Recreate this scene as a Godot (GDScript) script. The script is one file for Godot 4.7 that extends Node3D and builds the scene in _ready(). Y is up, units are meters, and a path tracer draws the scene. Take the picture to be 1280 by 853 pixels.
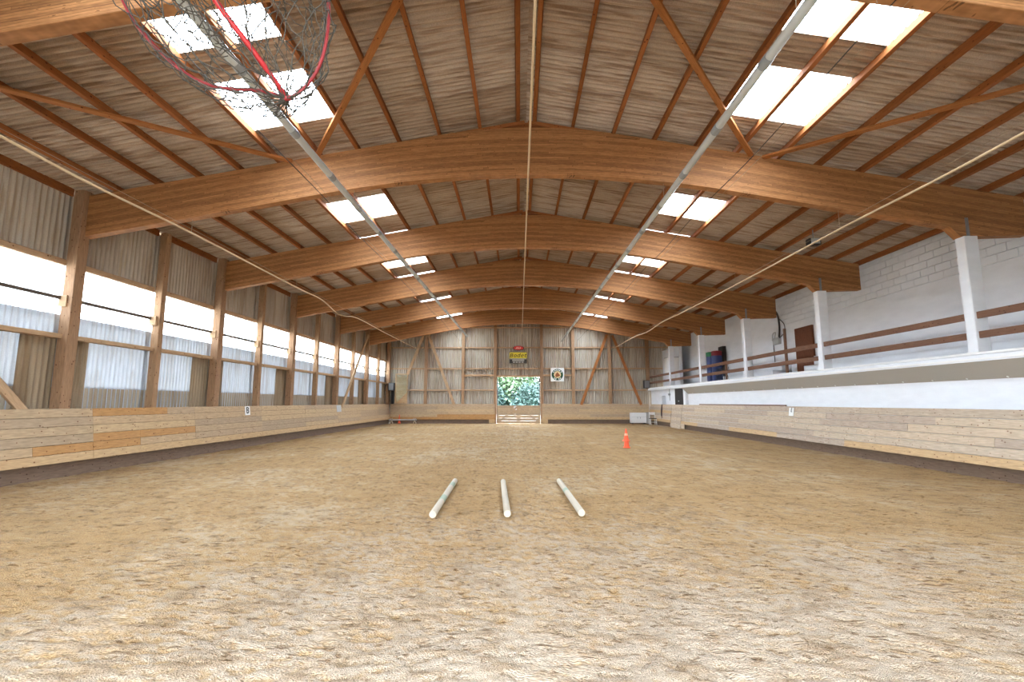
extends Node3D

# ---------------------------------------------------------------- the hall's measures (metres)
const RIDGE_X := 0.18
const SLOPE := 0.177
const TOP_Y := 8.18            # top of the roof beams at the ridge, if their slopes met
const SHEET_Y := 8.395          # roof sheets at the ridge
const BEAM_Z := [-5.22, -10.52, -15.82, -21.12, -26.42, -31.72]
const BEAM_T := 0.2
const FAR_Z := -37.1
const NEAR_Z := 2.6
const BAY := 5.3

var M = {}
var cache = {}
var count = 0
var rng = RandomNumberGenerator.new()

func _ready():
	rng.seed = 7
	# ---- camera
	var cam = Camera3D.new()
	cam.name = "camera"
	add_child(cam)
	cam.position = Vector3(0, 1.6, 0)
	cam.rotation = Vector3(deg_to_rad(7.266), deg_to_rad(0.852), 0)
	cam.fov = rad_to_deg(2.0 * atan(426.5 / 600.0))
	cam.near = 0.05
	cam.far = 400.0
	cam.current = true
	# ---- overcast sky, the only light; it comes in through the roof lights, the window strips and the doorways
	var we = WorldEnvironment.new()
	we.name = "environment"
	var env = Environment.new()
	var sky = Sky.new()
	var sm = ProceduralSkyMaterial.new()
	sm.sky_top_color = Color(0.86, 0.93, 1.0)
	sm.sky_horizon_color = Color(0.94, 0.97, 1.0)
	sm.ground_horizon_color = Color(0.62, 0.6, 0.56)
	sm.ground_bottom_color = Color(0.5, 0.48, 0.44)
	sm.energy_multiplier = 1.0
	sky.sky_material = sm
	env.background_mode = Environment.BG_SKY
	env.sky = sky
	env.background_energy_multiplier = 33.0
	env.ambient_light_source = Environment.AMBIENT_SOURCE_DISABLED
	env.tonemap_mode = Environment.TONE_MAPPER_LINEAR
	env.tonemap_exposure = 1.0
	env.sdfgi_enabled = true
	env.ssao_enabled = true
	env.ssil_enabled = true
	we.environment = env
	add_child(we)
	make_materials()
	# ---- the setting
	make_floor()
	make_ceiling()
	make_left_wall()
	make_far_wall()
	make_near_wall()
	make_right_side()
	make_outside()
	# ---- things
	make_beams()
	make_columns()
	make_railings()
	make_kickboards()
	make_gates()
	make_roof_lines()
	make_floor_things()
	make_far_things()
	make_gallery_things()
	make_net()

# ================================================================ small helpers
func tag(o, label, category, group = ""):
	o.set_meta("label", label)
	o.set_meta("category", category)
	if group != "":
		o.set_meta("group", group)
	return o

func structure(called):
	var o = Node3D.new()
	o.name = called
	o.set_meta("kind", "structure")
	add_child(o, true)
	return o

func numbered(called):
	if not has_node(NodePath(called)):
		return called
	var k = 1
	while has_node(NodePath("%s_%03d" % [called, k])):
		k += 1
	return "%s_%03d" % [called, k]

func thing(called, label, category, where = Vector3.ZERO, group = ""):
	var o = Node3D.new()
	o.name = numbered(called)
	add_child(o, true)
	o.position = where
	return tag(o, label, category, group)

func put(mesh, called, mat, parent, xf = Transform3D.IDENTITY):
	var o = MeshInstance3D.new()
	o.mesh = mesh
	o.material_override = mat
	o.cast_shadow = GeometryInstance3D.SHADOW_CASTING_SETTING_ON
	if parent == self:
		o.name = numbered(called)
	else:
		o.name = called
	parent.add_child(o, true)
	o.transform = xf
	return o

func new_b():
	return {"v": PackedVector3Array(), "n": PackedVector3Array(), "t": PackedVector2Array(), "i": PackedInt32Array()}

func quad(b, p0, p1, p2, p3, t0 = Vector2.ZERO, t1 = Vector2.ZERO, t2 = Vector2.ZERO, t3 = Vector2.ZERO):
	# counter-clockwise as seen from the front
	var n: Vector3 = (p1 - p0).cross(p3 - p0)
	if n.length_squared() < 1e-14:
		n = (p2 - p1).cross(p3 - p1)
	n = n.normalized()
	var k: int = b.v.size()
	for p in [p0, p1, p2, p3]:
		b.v.append(p)
		b.n.append(n)
	b.t.append_array(PackedVector2Array([t0, t1, t2, t3]))
	b.i.append_array(PackedInt32Array([k, k + 2, k + 1, k, k + 3, k + 2]))

func fan(b, pts, n, uvs):
	var k: int = b.v.size()
	for j in pts.size():
		b.v.append(pts[j])
		b.n.append(n)
		b.t.append(uvs[j])
	for j in range(1, pts.size() - 1):
		b.i.append_array(PackedInt32Array([k, k + j + 1, k + j]))

func bake(b, colors = null):
	var a = []
	a.resize(Mesh.ARRAY_MAX)
	a[Mesh.ARRAY_VERTEX] = b.v
	a[Mesh.ARRAY_NORMAL] = b.n
	a[Mesh.ARRAY_TEX_UV] = b.t
	a[Mesh.ARRAY_INDEX] = b.i
	if colors != null:
		a[Mesh.ARRAY_COLOR] = colors
	var m = ArrayMesh.new()
	m.add_surface_from_arrays(Mesh.PRIMITIVE_TRIANGLES, a)
	return m

# a profile in x/y (counter-clockwise seen from +z) pulled along z from 0 to L; grain runs along z
func prism(b, prof, L, uo = 0.0, vo = 0.0, base = Transform3D.IDENTITY):
	var n: int = prof.size()
	var s = vo
	for k in n:
		var p: Vector2 = prof[k]
		var q: Vector2 = prof[(k + 1) % n]
		var d = p.distance_to(q)
		quad(b, base * Vector3(p.x, p.y, 0), base * Vector3(q.x, q.y, 0), base * Vector3(q.x, q.y, L), base * Vector3(p.x, p.y, L),
			Vector2(uo, s), Vector2(uo, s + d), Vector2(uo + L, s + d), Vector2(uo + L, s))
		# the normal points outward because the profile turns counter-clockwise and z runs away
		s += d
	var front = []
	var fu = []
	var back = []
	var bu = []
	for k in n:
		var p: Vector2 = prof[k]
		front.append(base * Vector3(p.x, p.y, L))
		fu.append(Vector2(uo + p.x * 0.2, vo + p.y))
		var r: Vector2 = prof[n - 1 - k]
		back.append(base * Vector3(r.x, r.y, 0))
		bu.append(Vector2(uo + r.x * 0.2, vo + r.y))
	fan(b, front, (base.basis * Vector3(0, 0, 1)).normalized(), fu)
	fan(b, back, (base.basis * Vector3(0, 0, -1)).normalized(), bu)

func rect_profile(w, h, c):
	var x: float = w * 0.5
	var y: float = h * 0.5
	return [Vector2(-x + c, -y), Vector2(x - c, -y), Vector2(x, -y + c), Vector2(x, y - c), Vector2(x - c, y), Vector2(-x + c, y), Vector2(-x, y - c), Vector2(-x, -y + c)]

func bar_mesh(L, w, h, c, variant):
	var key = "bar %.3f %.3f %.3f %.3f %d" % [L, w, h, c, variant]
	if not cache.has(key):
		var b = new_b()
		prism(b, rect_profile(w, h, c), L, variant * 0.613, variant * 0.377)
		cache[key] = bake(b)
	return cache[key]

# a chamfered bar from a to b: w across, h along «up»
func bar(parent, called, a, e, w, h, mat, up = Vector3.UP, c = 0.006):
	count += 1
	var L: float = snappedf(a.distance_to(e), 0.005)
	var z: Vector3 = (e - a).normalized()
	var x: Vector3 = up.cross(z).normalized()
	var y: Vector3 = z.cross(x).normalized()
	var cc: float = minf(c, minf(w, h) * 0.3)
	return put(bar_mesh(L, w, h, cc, (count * 7) % 5), called, mat, parent, Transform3D(Basis(x, y, z), a))

# an upright block given by its two corners
func block(parent, called, lo, hi, mat, c = 0.005):
	var m: Vector3 = (lo + hi) * 0.5
	var s: Vector3 = hi - lo
	if s.y >= s.x and s.y >= s.z:
		return bar(parent, called, Vector3(m.x, lo.y, m.z), Vector3(m.x, hi.y, m.z), s.x, s.z, mat, Vector3(0, 0, 1), c)
	if s.x >= s.z:
		return bar(parent, called, Vector3(lo.x, m.y, m.z), Vector3(hi.x, m.y, m.z), s.z, s.y, mat, Vector3.UP, c)
	return bar(parent, called, Vector3(m.x, m.y, lo.z), Vector3(m.x, m.y, hi.z), s.x, s.y, mat, Vector3.UP, c)

func tube_into(b, pts, r, sides = 8, closed = false):
	var n: int = pts.size()
	var last_x = Vector3.ZERO
	var first: int = b.v.size()
	var run = 0.0
	for k in n:
		var p: Vector3 = pts[k]
		var d: Vector3
		if closed:
			d = pts[(k + 1) % n] - pts[(k + n - 1) % n]
		else:
			d = pts[mini(k + 1, n - 1)] - pts[maxi(k - 1, 0)]
		d = d.normalized()
		if last_x == Vector3.ZERO:
			last_x = d.cross(Vector3(0.13, 0.97, 0.21)).normalized()
		last_x = (last_x - d * last_x.dot(d)).normalized()
		var y: Vector3 = d.cross(last_x)
		if k > 0:
			run += p.distance_to(pts[k - 1])
		for s in sides:
			var a = TAU * s / sides
			var nn: Vector3 = last_x * cos(a) + y * sin(a)
			b.v.append(p + nn * r)
			b.n.append(nn)
			b.t.append(Vector2(run, float(s) / sides * TAU * r))
	var rings = n if closed else n - 1
	for k in rings:
		for s in sides:
			var a0: int = first + k * sides + s
			var a1: int = first + k * sides + (s + 1) % sides
			var b0: int = first + ((k + 1) % n) * sides + s
			var b1: int = first + ((k + 1) % n) * sides + (s + 1) % sides
			b.i.append_array(PackedInt32Array([a0, b1, a1, a0, b0, b1]))
	if not closed:
		for e in 2:
			var c: Vector3 = pts[0] if e == 0 else pts[n - 1]
			var nd: Vector3 = (pts[0] - pts[1]).normalized() if e == 0 else (pts[n - 1] - pts[n - 2]).normalized()
			var at0: int = first if e == 0 else first + (n - 1) * sides
			var k0: int = b.v.size()
			b.v.append(c)
			b.n.append(nd)
			b.t.append(Vector2.ZERO)
			for s in sides:
				b.v.append(b.v[at0 + s])
				b.n.append(nd)
				b.t.append(Vector2.ZERO)
			for s in sides:
				if e == 0:
					b.i.append_array(PackedInt32Array([k0, k0 + 1 + s, k0 + 1 + (s + 1) % sides]))
				else:
					b.i.append_array(PackedInt32Array([k0, k0 + 1 + (s + 1) % sides, k0 + 1 + s]))

func tube(parent, called, pts, r, mat, sides = 8, closed = false):
	var b = new_b()
	tube_into(b, pts, r, sides, closed)
	return put(bake(b), called, mat, parent)

func lathe_mesh(prof, sides = 24):
	# prof: Vector2(radius, height) from bottom to top; flat-shaded between profile points, smooth round
	var b = new_b()
	for k in prof.size() - 1:
		var p: Vector2 = prof[k]
		var q: Vector2 = prof[k + 1]
		var t = (q - p).normalized()
		var nr = t.y
		var ny = -t.x
		var f: int = b.v.size()
		for s in sides + 1:
			var a = TAU * s / sides
			var d = Vector3(cos(a), 0, sin(a))
			for e in [p, q]:
				b.v.append(Vector3(d.x * e.x, e.y, d.z * e.x))
				b.n.append(Vector3(d.x * nr, ny, d.z * nr))
				b.t.append(Vector2(float(s) / sides, e.y))
		for s in sides:
			var o: int = f + s * 2
			b.i.append_array(PackedInt32Array([o, o + 2, o + 1, o + 1, o + 2, o + 3]))
	return bake(b)

func curve(ctrl, per = 8):
	var out = []
	for k in ctrl.size() - 1:
		var p0: Vector3 = ctrl[maxi(k - 1, 0)]
		var p1: Vector3 = ctrl[k]
		var p2: Vector3 = ctrl[k + 1]
		var p3: Vector3 = ctrl[mini(k + 2, ctrl.size() - 1)]
		for j in per:
			out.append(p1.cubic_interpolate(p2, p0, p3, float(j) / per))
	out.append(ctrl[ctrl.size() - 1])
	return out

# a corrugated sheet: local x along the ribs (0..L), waves across local z (0..W), local y out
func sheet_mesh(L, W, pitch, amp, variant, along = 1):
	var key = "sheet %.3f %.3f %.3f %.3f %d %d" % [L, W, pitch, amp, variant, along]
	if not cache.has(key):
		var b = new_b()
		sheet_into(b, L, W, pitch, amp, Transform3D.IDENTITY, Vector2(variant * 0.731, variant * 0.419), along)
		cache[key] = bake(b)
	return cache[key]

func sheet_into(b, L, W, pitch, amp, xf, uo = Vector2.ZERO, along = 1):
	var steps = int(ceil(W / pitch * 10.0))
	var f: int = b.v.size()
	for k in steps + 1:
		var z: float = W * k / steps
		var a = TAU * z / pitch
		var h = 0.5 + 0.5 * cos(a)
		var y: float = amp * (2.0 * pow(h, 2.2) - 1.0)
		var n = Vector3(0, 1, amp * 2.2 * pow(h, 1.2) * TAU / pitch * sin(a)).normalized()
		for j in along + 1:
			var x: float = L * j / along
			b.v.append(xf * Vector3(x, y, z))
			b.n.append((xf.basis * n).normalized())
			b.t.append(Vector2(x, z) + uo)
	for k in steps:
		for j in along:
			var o: int = f + k * (along + 1) + j
			var q = o + along + 1
			b.i.append_array(PackedInt32Array([o, o + 1, q, o + 1, q + 1, q]))

func sheet(parent, called, L, W, pitch, amp, mat, xf):
	count += 1
	return put(sheet_mesh(snappedf(L, 0.005), snappedf(W, 0.005), pitch, amp, (count * 5) % 6), called, mat, parent, xf)

func roof_y(x):
	return SHEET_Y - SLOPE * absf(x - RIDGE_X)

func top_y(x):
	return TOP_Y - SLOPE * absf(x - RIDGE_X)

# ================================================================ materials
func flat(color, rough = 0.8, metal = 0.0):
	var m = StandardMaterial3D.new()
	m.albedo_color = color
	m.roughness = rough
	m.metallic = metal
	return m

func tex(img):
	img.generate_mipmaps()
	return ImageTexture.create_from_image(img)

func noise(seed_, freq, oct = 3):
	var n = FastNoiseLite.new()
	n.seed = seed_
	n.noise_type = FastNoiseLite.TYPE_SIMPLEX_SMOOTH
	n.frequency = freq
	n.fractal_octaves = oct
	return n

# boards: grain along u; tint is multiplied in later. One tile is 2 m by 0.5 m.
func wood_image(seed_, w, h, streak, knots, patch):
	var n1 = noise(seed_, 1.0, 3)
	var n2 = noise(seed_ + 1, 1.0, 2)
	var r = RandomNumberGenerator.new()
	r.seed = seed_
	var ks = []
	for k in knots:
		ks.append([r.randf() * w, r.randf() * h, r.randf_range(2.5, 6.0)])
	var data = PackedByteArray()
	data.resize(w * h * 3)
	for y in h:
		for x in w:
			var u = float(x) / w
			var v = float(y) / h
			# wrap by cross-fading along u
			var f = smoothstep(0.85, 1.0, u)
			var warp = 0.015 * (n2.get_noise_2d(u * 3.0, v * 6.0) * (1 - f) + n2.get_noise_2d((u - 1.0) * 3.0, v * 6.0) * f)
			var g: float = n1.get_noise_2d(u * 5.0, (v + warp) * 60.0) * (1 - f) + n1.get_noise_2d((u - 1.0) * 5.0, (v + warp) * 60.0) * f
			var p: float = n2.get_noise_2d(u * 7.0 + 40.0, v * 9.0) * (1 - f) + n2.get_noise_2d((u - 1.0) * 7.0 + 40.0, v * 9.0) * f
			var t = 0.84 + streak * g + patch * p
			var red = t
			var gre = t - maxf(0.0, -g) * streak * 0.25
			var blu = t - maxf(0.0, -g) * streak * 0.5
			for kn in ks:
				var dx: float = (x - kn[0]) / 1.3
				var dy: float = y - kn[1]
				var d: float = sqrt(dx * dx + dy * dy) / kn[2]
				if d < 2.0:
					var q = clampf(1.6 - d, 0.0, 1.0) * 0.55
					red *= 1.0 - q * 0.75
					gre *= 1.0 - q
					blu *= 1.0 - q * 1.1
			var o: int = (y * w + x) * 3
			data[o] = int(clampf(red, 0.0, 1.0) * 255.0)
			data[o + 1] = int(clampf(gre, 0.0, 1.0) * 255.0)
			data[o + 2] = int(clampf(blu, 0.0, 1.0) * 255.0)
	return Image.create_from_data(w, h, false, Image.FORMAT_RGB8, data)

# glued laminated timber: 40 mm lamellas, each of its own tone, lengths jointed; one tile is 4 m by 1.36 m
func glulam_image():
	var w = 1024
	var h = 544
	var n1 = noise(31, 1.0, 3)
	var n2 = noise(32, 1.0, 2)
	var r = RandomNumberGenerator.new()
	r.seed = 5
	var lam = 34
	var tone = []
	var cut = []
	for k in lam:
		tone.append([r.randf_range(-0.11, 0.09), r.randf_range(-0.11, 0.09)])
		cut.append([r.randf(), r.randf()])
	var data = PackedByteArray()
	data.resize(w * h * 3)
	for y in h:
		var l = int(float(y) / h * lam)
		var inl = fposmod(float(y) / h * lam, 1.0)
		for x in w:
			var u = float(x) / w
			var f = smoothstep(0.88, 1.0, u)
			var v = float(y) / h
			var g: float = n1.get_noise_2d(u * 9.0, v * 110.0) * (1 - f) + n1.get_noise_2d((u - 1.0) * 9.0, v * 110.0) * f
			var p: float = n2.get_noise_2d(u * 26.0, v * 30.0 + l * 3.7) * (1 - f) + n2.get_noise_2d((u - 1.0) * 26.0, v * 30.0 + l * 3.7) * f
			var c0: float = minf(cut[l][0], cut[l][1])
			var c1: float = maxf(cut[l][0], cut[l][1])
			var t: float = 0.82 + tone[l][0 if u > c0 and u < c1 else 1] + 0.13 * g + 0.06 * p
			if inl < 0.14:
				t -= 0.16
			if absf(u - c0) < 0.0012 or absf(u - c1) < 0.0012:
				t -= 0.15
			if p > 0.62 and inl > 0.25 and inl < 0.8:
				t -= 0.3
			var o: int = (y * w + x) * 3
			data[o] = int(clampf(t, 0.0, 1.0) * 255.0)
			data[o + 1] = int(clampf(t - 0.035 * (0.9 - t), 0.0, 1.0) * 255.0)
			data[o + 2] = int(clampf(t - 0.09 * (0.9 - t), 0.0, 1.0) * 255.0)
	return Image.create_from_data(w, h, false, Image.FORMAT_RGB8, data)

# fibre cement: damp stains and dark streaks drawn out along the ribs (u); one tile is 3 m by 3 m
func stain_image(seed_, stretch, dark, stain_color, speck, fine, wide):
	var s = 512
	var n1 = noise(seed_, 1.0, 4)
	var n2 = noise(seed_ + 3, 1.0, 3)
	var n3 = noise(seed_ + 9, 1.0, 2)
	var data = PackedByteArray()
	data.resize(s * s * 3)
	for y in s:
		var v = float(y) / s
		var fv = smoothstep(0.86, 1.0, v)
		for x in s:
			var u = float(x) / s
			var fu = smoothstep(0.86, 1.0, u)
			var a = 0.0
			var c = 0.0
			for q in 4:
				var uu: float = u - (1.0 if q & 1 else 0.0)
				var vv: float = v - (1.0 if q & 2 else 0.0)
				var wgt: float = (fu if q & 1 else 1.0 - fu) * (fv if q & 2 else 1.0 - fv)
				if wgt > 0.0:
					a += wgt * n1.get_noise_2d(uu * 9.0 / stretch * fine, vv * 26.0 * fine)
					c += wgt * n2.get_noise_2d(uu * 5.0 / stretch + 20.0, vv * 7.0)
			var grain: float = n3.get_noise_2d(x * 0.35, y * 0.9)
			var t = clampf(0.5 + 0.75 * a + wide * c, 0.0, 1.0)
			var k = clampf((smoothstep(0.42, 0.95, t)) * dark, 0.0, 1.0)
			var base = Color(0.93, 0.93, 0.93).lerp(stain_color, k)
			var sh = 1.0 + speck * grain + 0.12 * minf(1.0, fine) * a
			var o: int = (y * s + x) * 3
			data[o] = int(clampf(base.r * sh, 0.0, 1.0) * 255.0)
			data[o + 1] = int(clampf(base.g * sh, 0.0, 1.0) * 255.0)
			data[o + 2] = int(clampf(base.b * sh, 0.0, 1.0) * 255.0)
	return Image.create_from_data(s, s, false, Image.FORMAT_RGB8, data)

# loose riding sand: grains, fibres, dark clods and painted shade of hoof holes; one tile is 3 m square
func sand_images():
	var s = 1024
	var n1 = noise(51, 0.16, 3)
	var n2 = noise(52, 0.03, 3)
	var n3 = noise(53, 0.75, 1)
	var n4 = noise(54, 0.016, 3)
	var col = PackedByteArray()
	col.resize(s * s * 3)
	var hei = PackedByteArray()
	hei.resize(s * s)
	for y in s:
		for x in s:
			var a: float = n1.get_noise_2d(x, y * 1.6)
			var c: float = n2.get_noise_2d(x * 0.8, y * 1.8)
			var g: float = n3.get_noise_2d(x, y)
			var edge: float = smoothstep(0.0, 60.0, minf(minf(x, s - 1 - x), minf(y, s - 1 - y)))
			c *= edge
			var t = 0.82 + 0.25 * a + 0.13 * c + 0.18 * g
			var d = clampf(smoothstep(0.28, 0.55, a * 0.75 + c * 0.7), 0.0, 1.0)
			var hole_shade: float = smoothstep(0.34, 0.5, n4.get_noise_2d(x * 0.9, y * 2.1) * edge + 0.12 * a)  # shade of hoof holes and lumps, painted dark into the albedo
			d = maxf(d * 0.7, hole_shade * 0.62)
			var o: int = (y * s + x)
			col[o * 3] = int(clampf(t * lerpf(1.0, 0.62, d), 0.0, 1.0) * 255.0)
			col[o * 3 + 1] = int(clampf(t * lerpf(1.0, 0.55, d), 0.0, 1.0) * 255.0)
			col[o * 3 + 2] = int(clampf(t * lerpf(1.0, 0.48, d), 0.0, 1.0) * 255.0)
			hei[o] = int(clampf(0.5 + 0.3 * a + 0.2 * c + 0.16 * g - 0.3 * hole_shade, 0.0, 1.0) * 255.0)
	return [Image.create_from_data(s, s, false, Image.FORMAT_RGB8, col), Image.create_from_data(s, s, false, Image.FORMAT_L8, hei)]

func wood(texture, tint, scale = Vector3(0.5, 2.0, 1.0), rough = 0.75):
	var m = StandardMaterial3D.new()
	m.albedo_texture = texture
	m.albedo_color = tint
	m.uv1_scale = scale
	m.roughness = rough
	m.metallic_specular = 0.3
	return m

func pane(alpha, tint, back, texture = null):
	var m = StandardMaterial3D.new()
	m.transparency = BaseMaterial3D.TRANSPARENCY_ALPHA
	m.albedo_color = Color(tint.r, tint.g, tint.b, alpha)
	m.roughness = 0.5
	m.cull_mode = BaseMaterial3D.CULL_DISABLED
	m.backlight_enabled = true
	m.backlight = back
	if texture != null:
		m.albedo_texture = texture
		m.uv1_scale = Vector3(1.0 / 3.0, 1.0 / 3.0, 1.0)
	return m

func make_materials():
	var wa = tex(wood_image(11, 1024, 256, 0.13, 22, 0.05))
	var wb = tex(wood_image(17, 1024, 256, 0.11, 24, 0.06))
	var gl = tex(glulam_image())
	M.glulam = wood(gl, Color(0.76, 0.53, 0.335), Vector3(0.25, 1.0 / 1.36, 1.0), 0.6)
	M.purlin = [wood(wa, Color(0.67, 0.41, 0.22)), wood(wa, Color(0.62, 0.37, 0.19)), wood(wb, Color(0.7, 0.43, 0.24))]
	M.brace = wood(wa, Color(0.74, 0.48, 0.27))
	M.post = [wood(wa, Color(0.74, 0.59, 0.45)), wood(wb, Color(0.71, 0.56, 0.43))]
	M.girt = wood(wa, Color(0.83, 0.69, 0.54))
	M.board = []
	for t in [Color(0.85, 0.73, 0.58), Color(0.82, 0.71, 0.58), Color(0.87, 0.75, 0.59), Color(0.79, 0.69, 0.57), Color(0.83, 0.72, 0.58)]:
		M.board.append(wood(wb, t))
	M.board_grey = []
	for t in [Color(0.87, 0.79, 0.69), Color(0.83, 0.75, 0.66), Color(0.89, 0.8, 0.69), Color(0.81, 0.73, 0.65)]:
		M.board_grey.append(wood(wb, t))
	M.board_new = wood(wa, Color(0.83, 0.63, 0.41))
	M.board_low = wood(wa, Color(0.89, 0.75, 0.57))
	M.base = wood(wb, Color(0.53, 0.44, 0.37))
	M.rail = wood(wb, Color(0.53, 0.39, 0.31))
	M.door_wood = wood(wa, Color(0.5, 0.31, 0.22))
	var stain_rib_shade = tex(stain_image(61, 9.0, 0.55, Color(0.52, 0.43, 0.36), 0.12, 2.2, 0.28))  # damp stains, plus fine streaks that paint in shading between the ribs
	var stain_w = tex(stain_image(71, 7.0, 0.5, Color(0.66, 0.59, 0.51), 0.08, 1.0, 0.5))
	var us = Vector3(1.0 / 3.0, 1.0 / 3.0, 1.0)
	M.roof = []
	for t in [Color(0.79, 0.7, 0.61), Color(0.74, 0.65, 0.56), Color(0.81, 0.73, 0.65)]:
		M.roof.append(wood(stain_rib_shade, t, us, 0.9))
	M.clad = []
	for t in [Color(0.78, 0.74, 0.68), Color(0.74, 0.69, 0.63), Color(0.8, 0.76, 0.7)]:
		M.clad.append(wood(stain_w, t, us, 0.8))
	M.clad_brown = wood(stain_w, Color(0.64, 0.56, 0.46), us, 0.85)
	M.skylight = pane(0.35, Color(0.95, 0.96, 0.94), Color(1, 1, 1))
	M.window_clear = pane(0.6, Color(0.93, 0.95, 0.97), Color(0.6, 0.62, 0.63))
	M.window_old = pane(0.988, Color(0.72, 0.76, 0.81), Color(0.032, 0.035, 0.038), stain_w)
	var plaster = tex(stain_image(81, 1.2, 0.06, Color(0.86, 0.85, 0.82), 0.03, 0.3, 0.5))
	M.white = StandardMaterial3D.new()
	M.white.albedo_texture = plaster
	M.white.albedo_color = Color(0.94, 0.95, 0.965)
	M.white.uv1_triplanar = true
	M.white.uv1_world_triplanar = true
	M.white.uv1_scale = Vector3(0.4, 0.4, 0.4)
	M.white.roughness = 0.85
	M.white_paint = flat(Color(0.9, 0.9, 0.89), 0.6)
	M.steel = flat(Color(0.55, 0.56, 0.56), 0.45, 0.7)
	M.galv = flat(Color(0.68, 0.69, 0.69), 0.5, 0.2)
	M.tube = flat(Color(0.73, 0.74, 0.73), 0.4)
	M.tube_joint = flat(Color(0.55, 0.56, 0.56), 0.4)
	M.bar_dark = flat(Color(0.36, 0.32, 0.28), 0.7)
	M.soffit_grey = flat(Color(0.7, 0.68, 0.64), 0.9)  # one even grey for the soffit, darker than the white slab
	M.clad_foot = wood(stain_w, Color(0.7, 0.64, 0.56), us, 0.85)
	M.rope = flat(Color(0.8, 0.7, 0.56), 0.9)
	M.cable = flat(Color(0.16, 0.14, 0.12), 0.7)
	M.wire = flat(Color(0.62, 0.55, 0.45), 0.7)
	M.black = flat(Color(0.06, 0.06, 0.06), 0.6)
	M.dark = flat(Color(0.16, 0.14, 0.13), 0.7)
	M.orange = flat(Color(0.93, 0.36, 0.2), 0.55)
	M.red = flat(Color(0.62, 0.07, 0.09), 0.5)
	M.gravel = flat(Color(0.6, 0.57, 0.52), 0.95)
	var si = sand_images()
	M.sand = StandardMaterial3D.new()
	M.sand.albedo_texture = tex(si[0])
	M.sand.albedo_color = Color(1, 1, 1)
	M.sand.vertex_color_use_as_albedo = true
	M.sand.roughness = 0.95
	M.sand.metallic_specular = 0.15
	M.sand.uv1_scale = Vector3(1.0 / 3.0, 1.0 / 3.0, 1)
	M.sand.heightmap_enabled = true
	M.sand.heightmap_texture = tex(si[1])
	M.sand.heightmap_scale = 2.5
	M.sand.heightmap_flip_texture = false

# ================================================================ floor
func make_floor():
	var fl = structure("floor")
	var n1 = noise(3, 2.2, 2)
	var n2 = noise(4, 13.0, 2)
	var n3 = noise(5, 0.6, 3)
	var n4 = noise(6, 0.16, 2)
	var n5 = noise(8, 6.5, 2)
	var zs = []
	var z = 2.55
	while z > -2.2:
		zs.append(z)
		z -= 0.35
	z = -2.2
	while z > FAR_Z - 0.1:
		zs.append(z)
		z -= 0.02 * pow(-z / 3.0, 1.5) if z < -3.0 else 0.02
	zs.append(FAR_Z - 0.2)
	var cols = 400
	var xs = []
	for k in cols + 1:
		var s = 2.0 * k / cols - 1.0
		xs.append(10.25 * (0.36 * s + 0.64 * s * s * s))
	var b = new_b()
	var colors = PackedColorArray()
	var dry = Color(0.66, 0.44, 0.235)
	var damp = Color(0.58, 0.36, 0.165)
	var pale = Color(0.71, 0.53, 0.34)
	for j in zs.size():
		var zz: float = zs[j]
		for k in cols + 1:
			var x: float = xs[k]
			var a: float = n1.get_noise_2d(x * 0.75, zz * 1.5)
			var c: float = n2.get_noise_2d(x * 0.8, zz * 1.3)
			var big: float = n3.get_noise_2d(x, zz)
			var huge: float = n4.get_noise_2d(x, zz)
			var m: float = n5.get_noise_2d(x * 0.7, zz * 1.5)
			var y = 0.007 * a + 0.006 * c + 0.008 * m + 0.008 * big
			var hole = smoothstep(0.25, 0.6, -m + 0.45 * c)
			y -= 0.012 * hole
			b.v.append(Vector3(x, y - 0.015, zz))
			b.t.append(Vector2(x + 0.3 * big, zz + 0.3 * huge))
			var t = clampf(0.5 + 0.35 * big + 0.3 * huge + 0.45 * m + 0.45 * c, 0.0, 1.0)
			var col = damp.lerp(dry, t)
			col = col.lerp(pale, clampf(smoothstep(0.0, 0.8, 0.6 * huge + 0.5 * big + 0.45 * c + 0.45 * m), 0.0, 1.0))
			var zone_dist = Vector2((x - 1.0) / 5.0, (zz + 1.4) / 4.4).length()
			var grey_zone = smoothstep(-0.4, 0.5, 1.0 - zone_dist + 0.4 * big + 0.5 * m + 0.5 * c + 0.25 * a)  # ragged zone of paler, greyer sand towards the near end
			col = col.lerp(Color(0.65, 0.52, 0.395), grey_zone * 0.8)
			col = col.lerp(Color(0.42, 0.26, 0.13), clampf(smoothstep(0.12, 0.5, a * 0.8 + m * 0.45 + c * 0.3), 0.0, 1.0) * 0.5)  # relief shade and dark clods, both put into the vertex colour
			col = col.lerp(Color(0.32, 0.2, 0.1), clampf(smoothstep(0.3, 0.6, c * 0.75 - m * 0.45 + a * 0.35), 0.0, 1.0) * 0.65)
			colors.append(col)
	for j in zs.size() - 1:
		for k in cols:
			var o = j * (cols + 1) + k
			b.i.append_array(PackedInt32Array([o, o + cols + 1, o + 1, o + 1, o + cols + 1, o + cols + 2]))
	b.n.resize(b.v.size())
	var w = cols + 1
	for j in zs.size():
		for k in w:
			var l: Vector3 = b.v[j * w + maxi(k - 1, 0)]
			var r: Vector3 = b.v[j * w + mini(k + 1, cols)]
			var u: Vector3 = b.v[maxi(j - 1, 0) * w + k]
			var d: Vector3 = b.v[mini(j + 1, zs.size() - 1) * w + k]
			b.n[j * w + k] = (u - d).cross(r - l).normalized()
	put(bake(b, colors), "sand", M.sand, fl)

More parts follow.
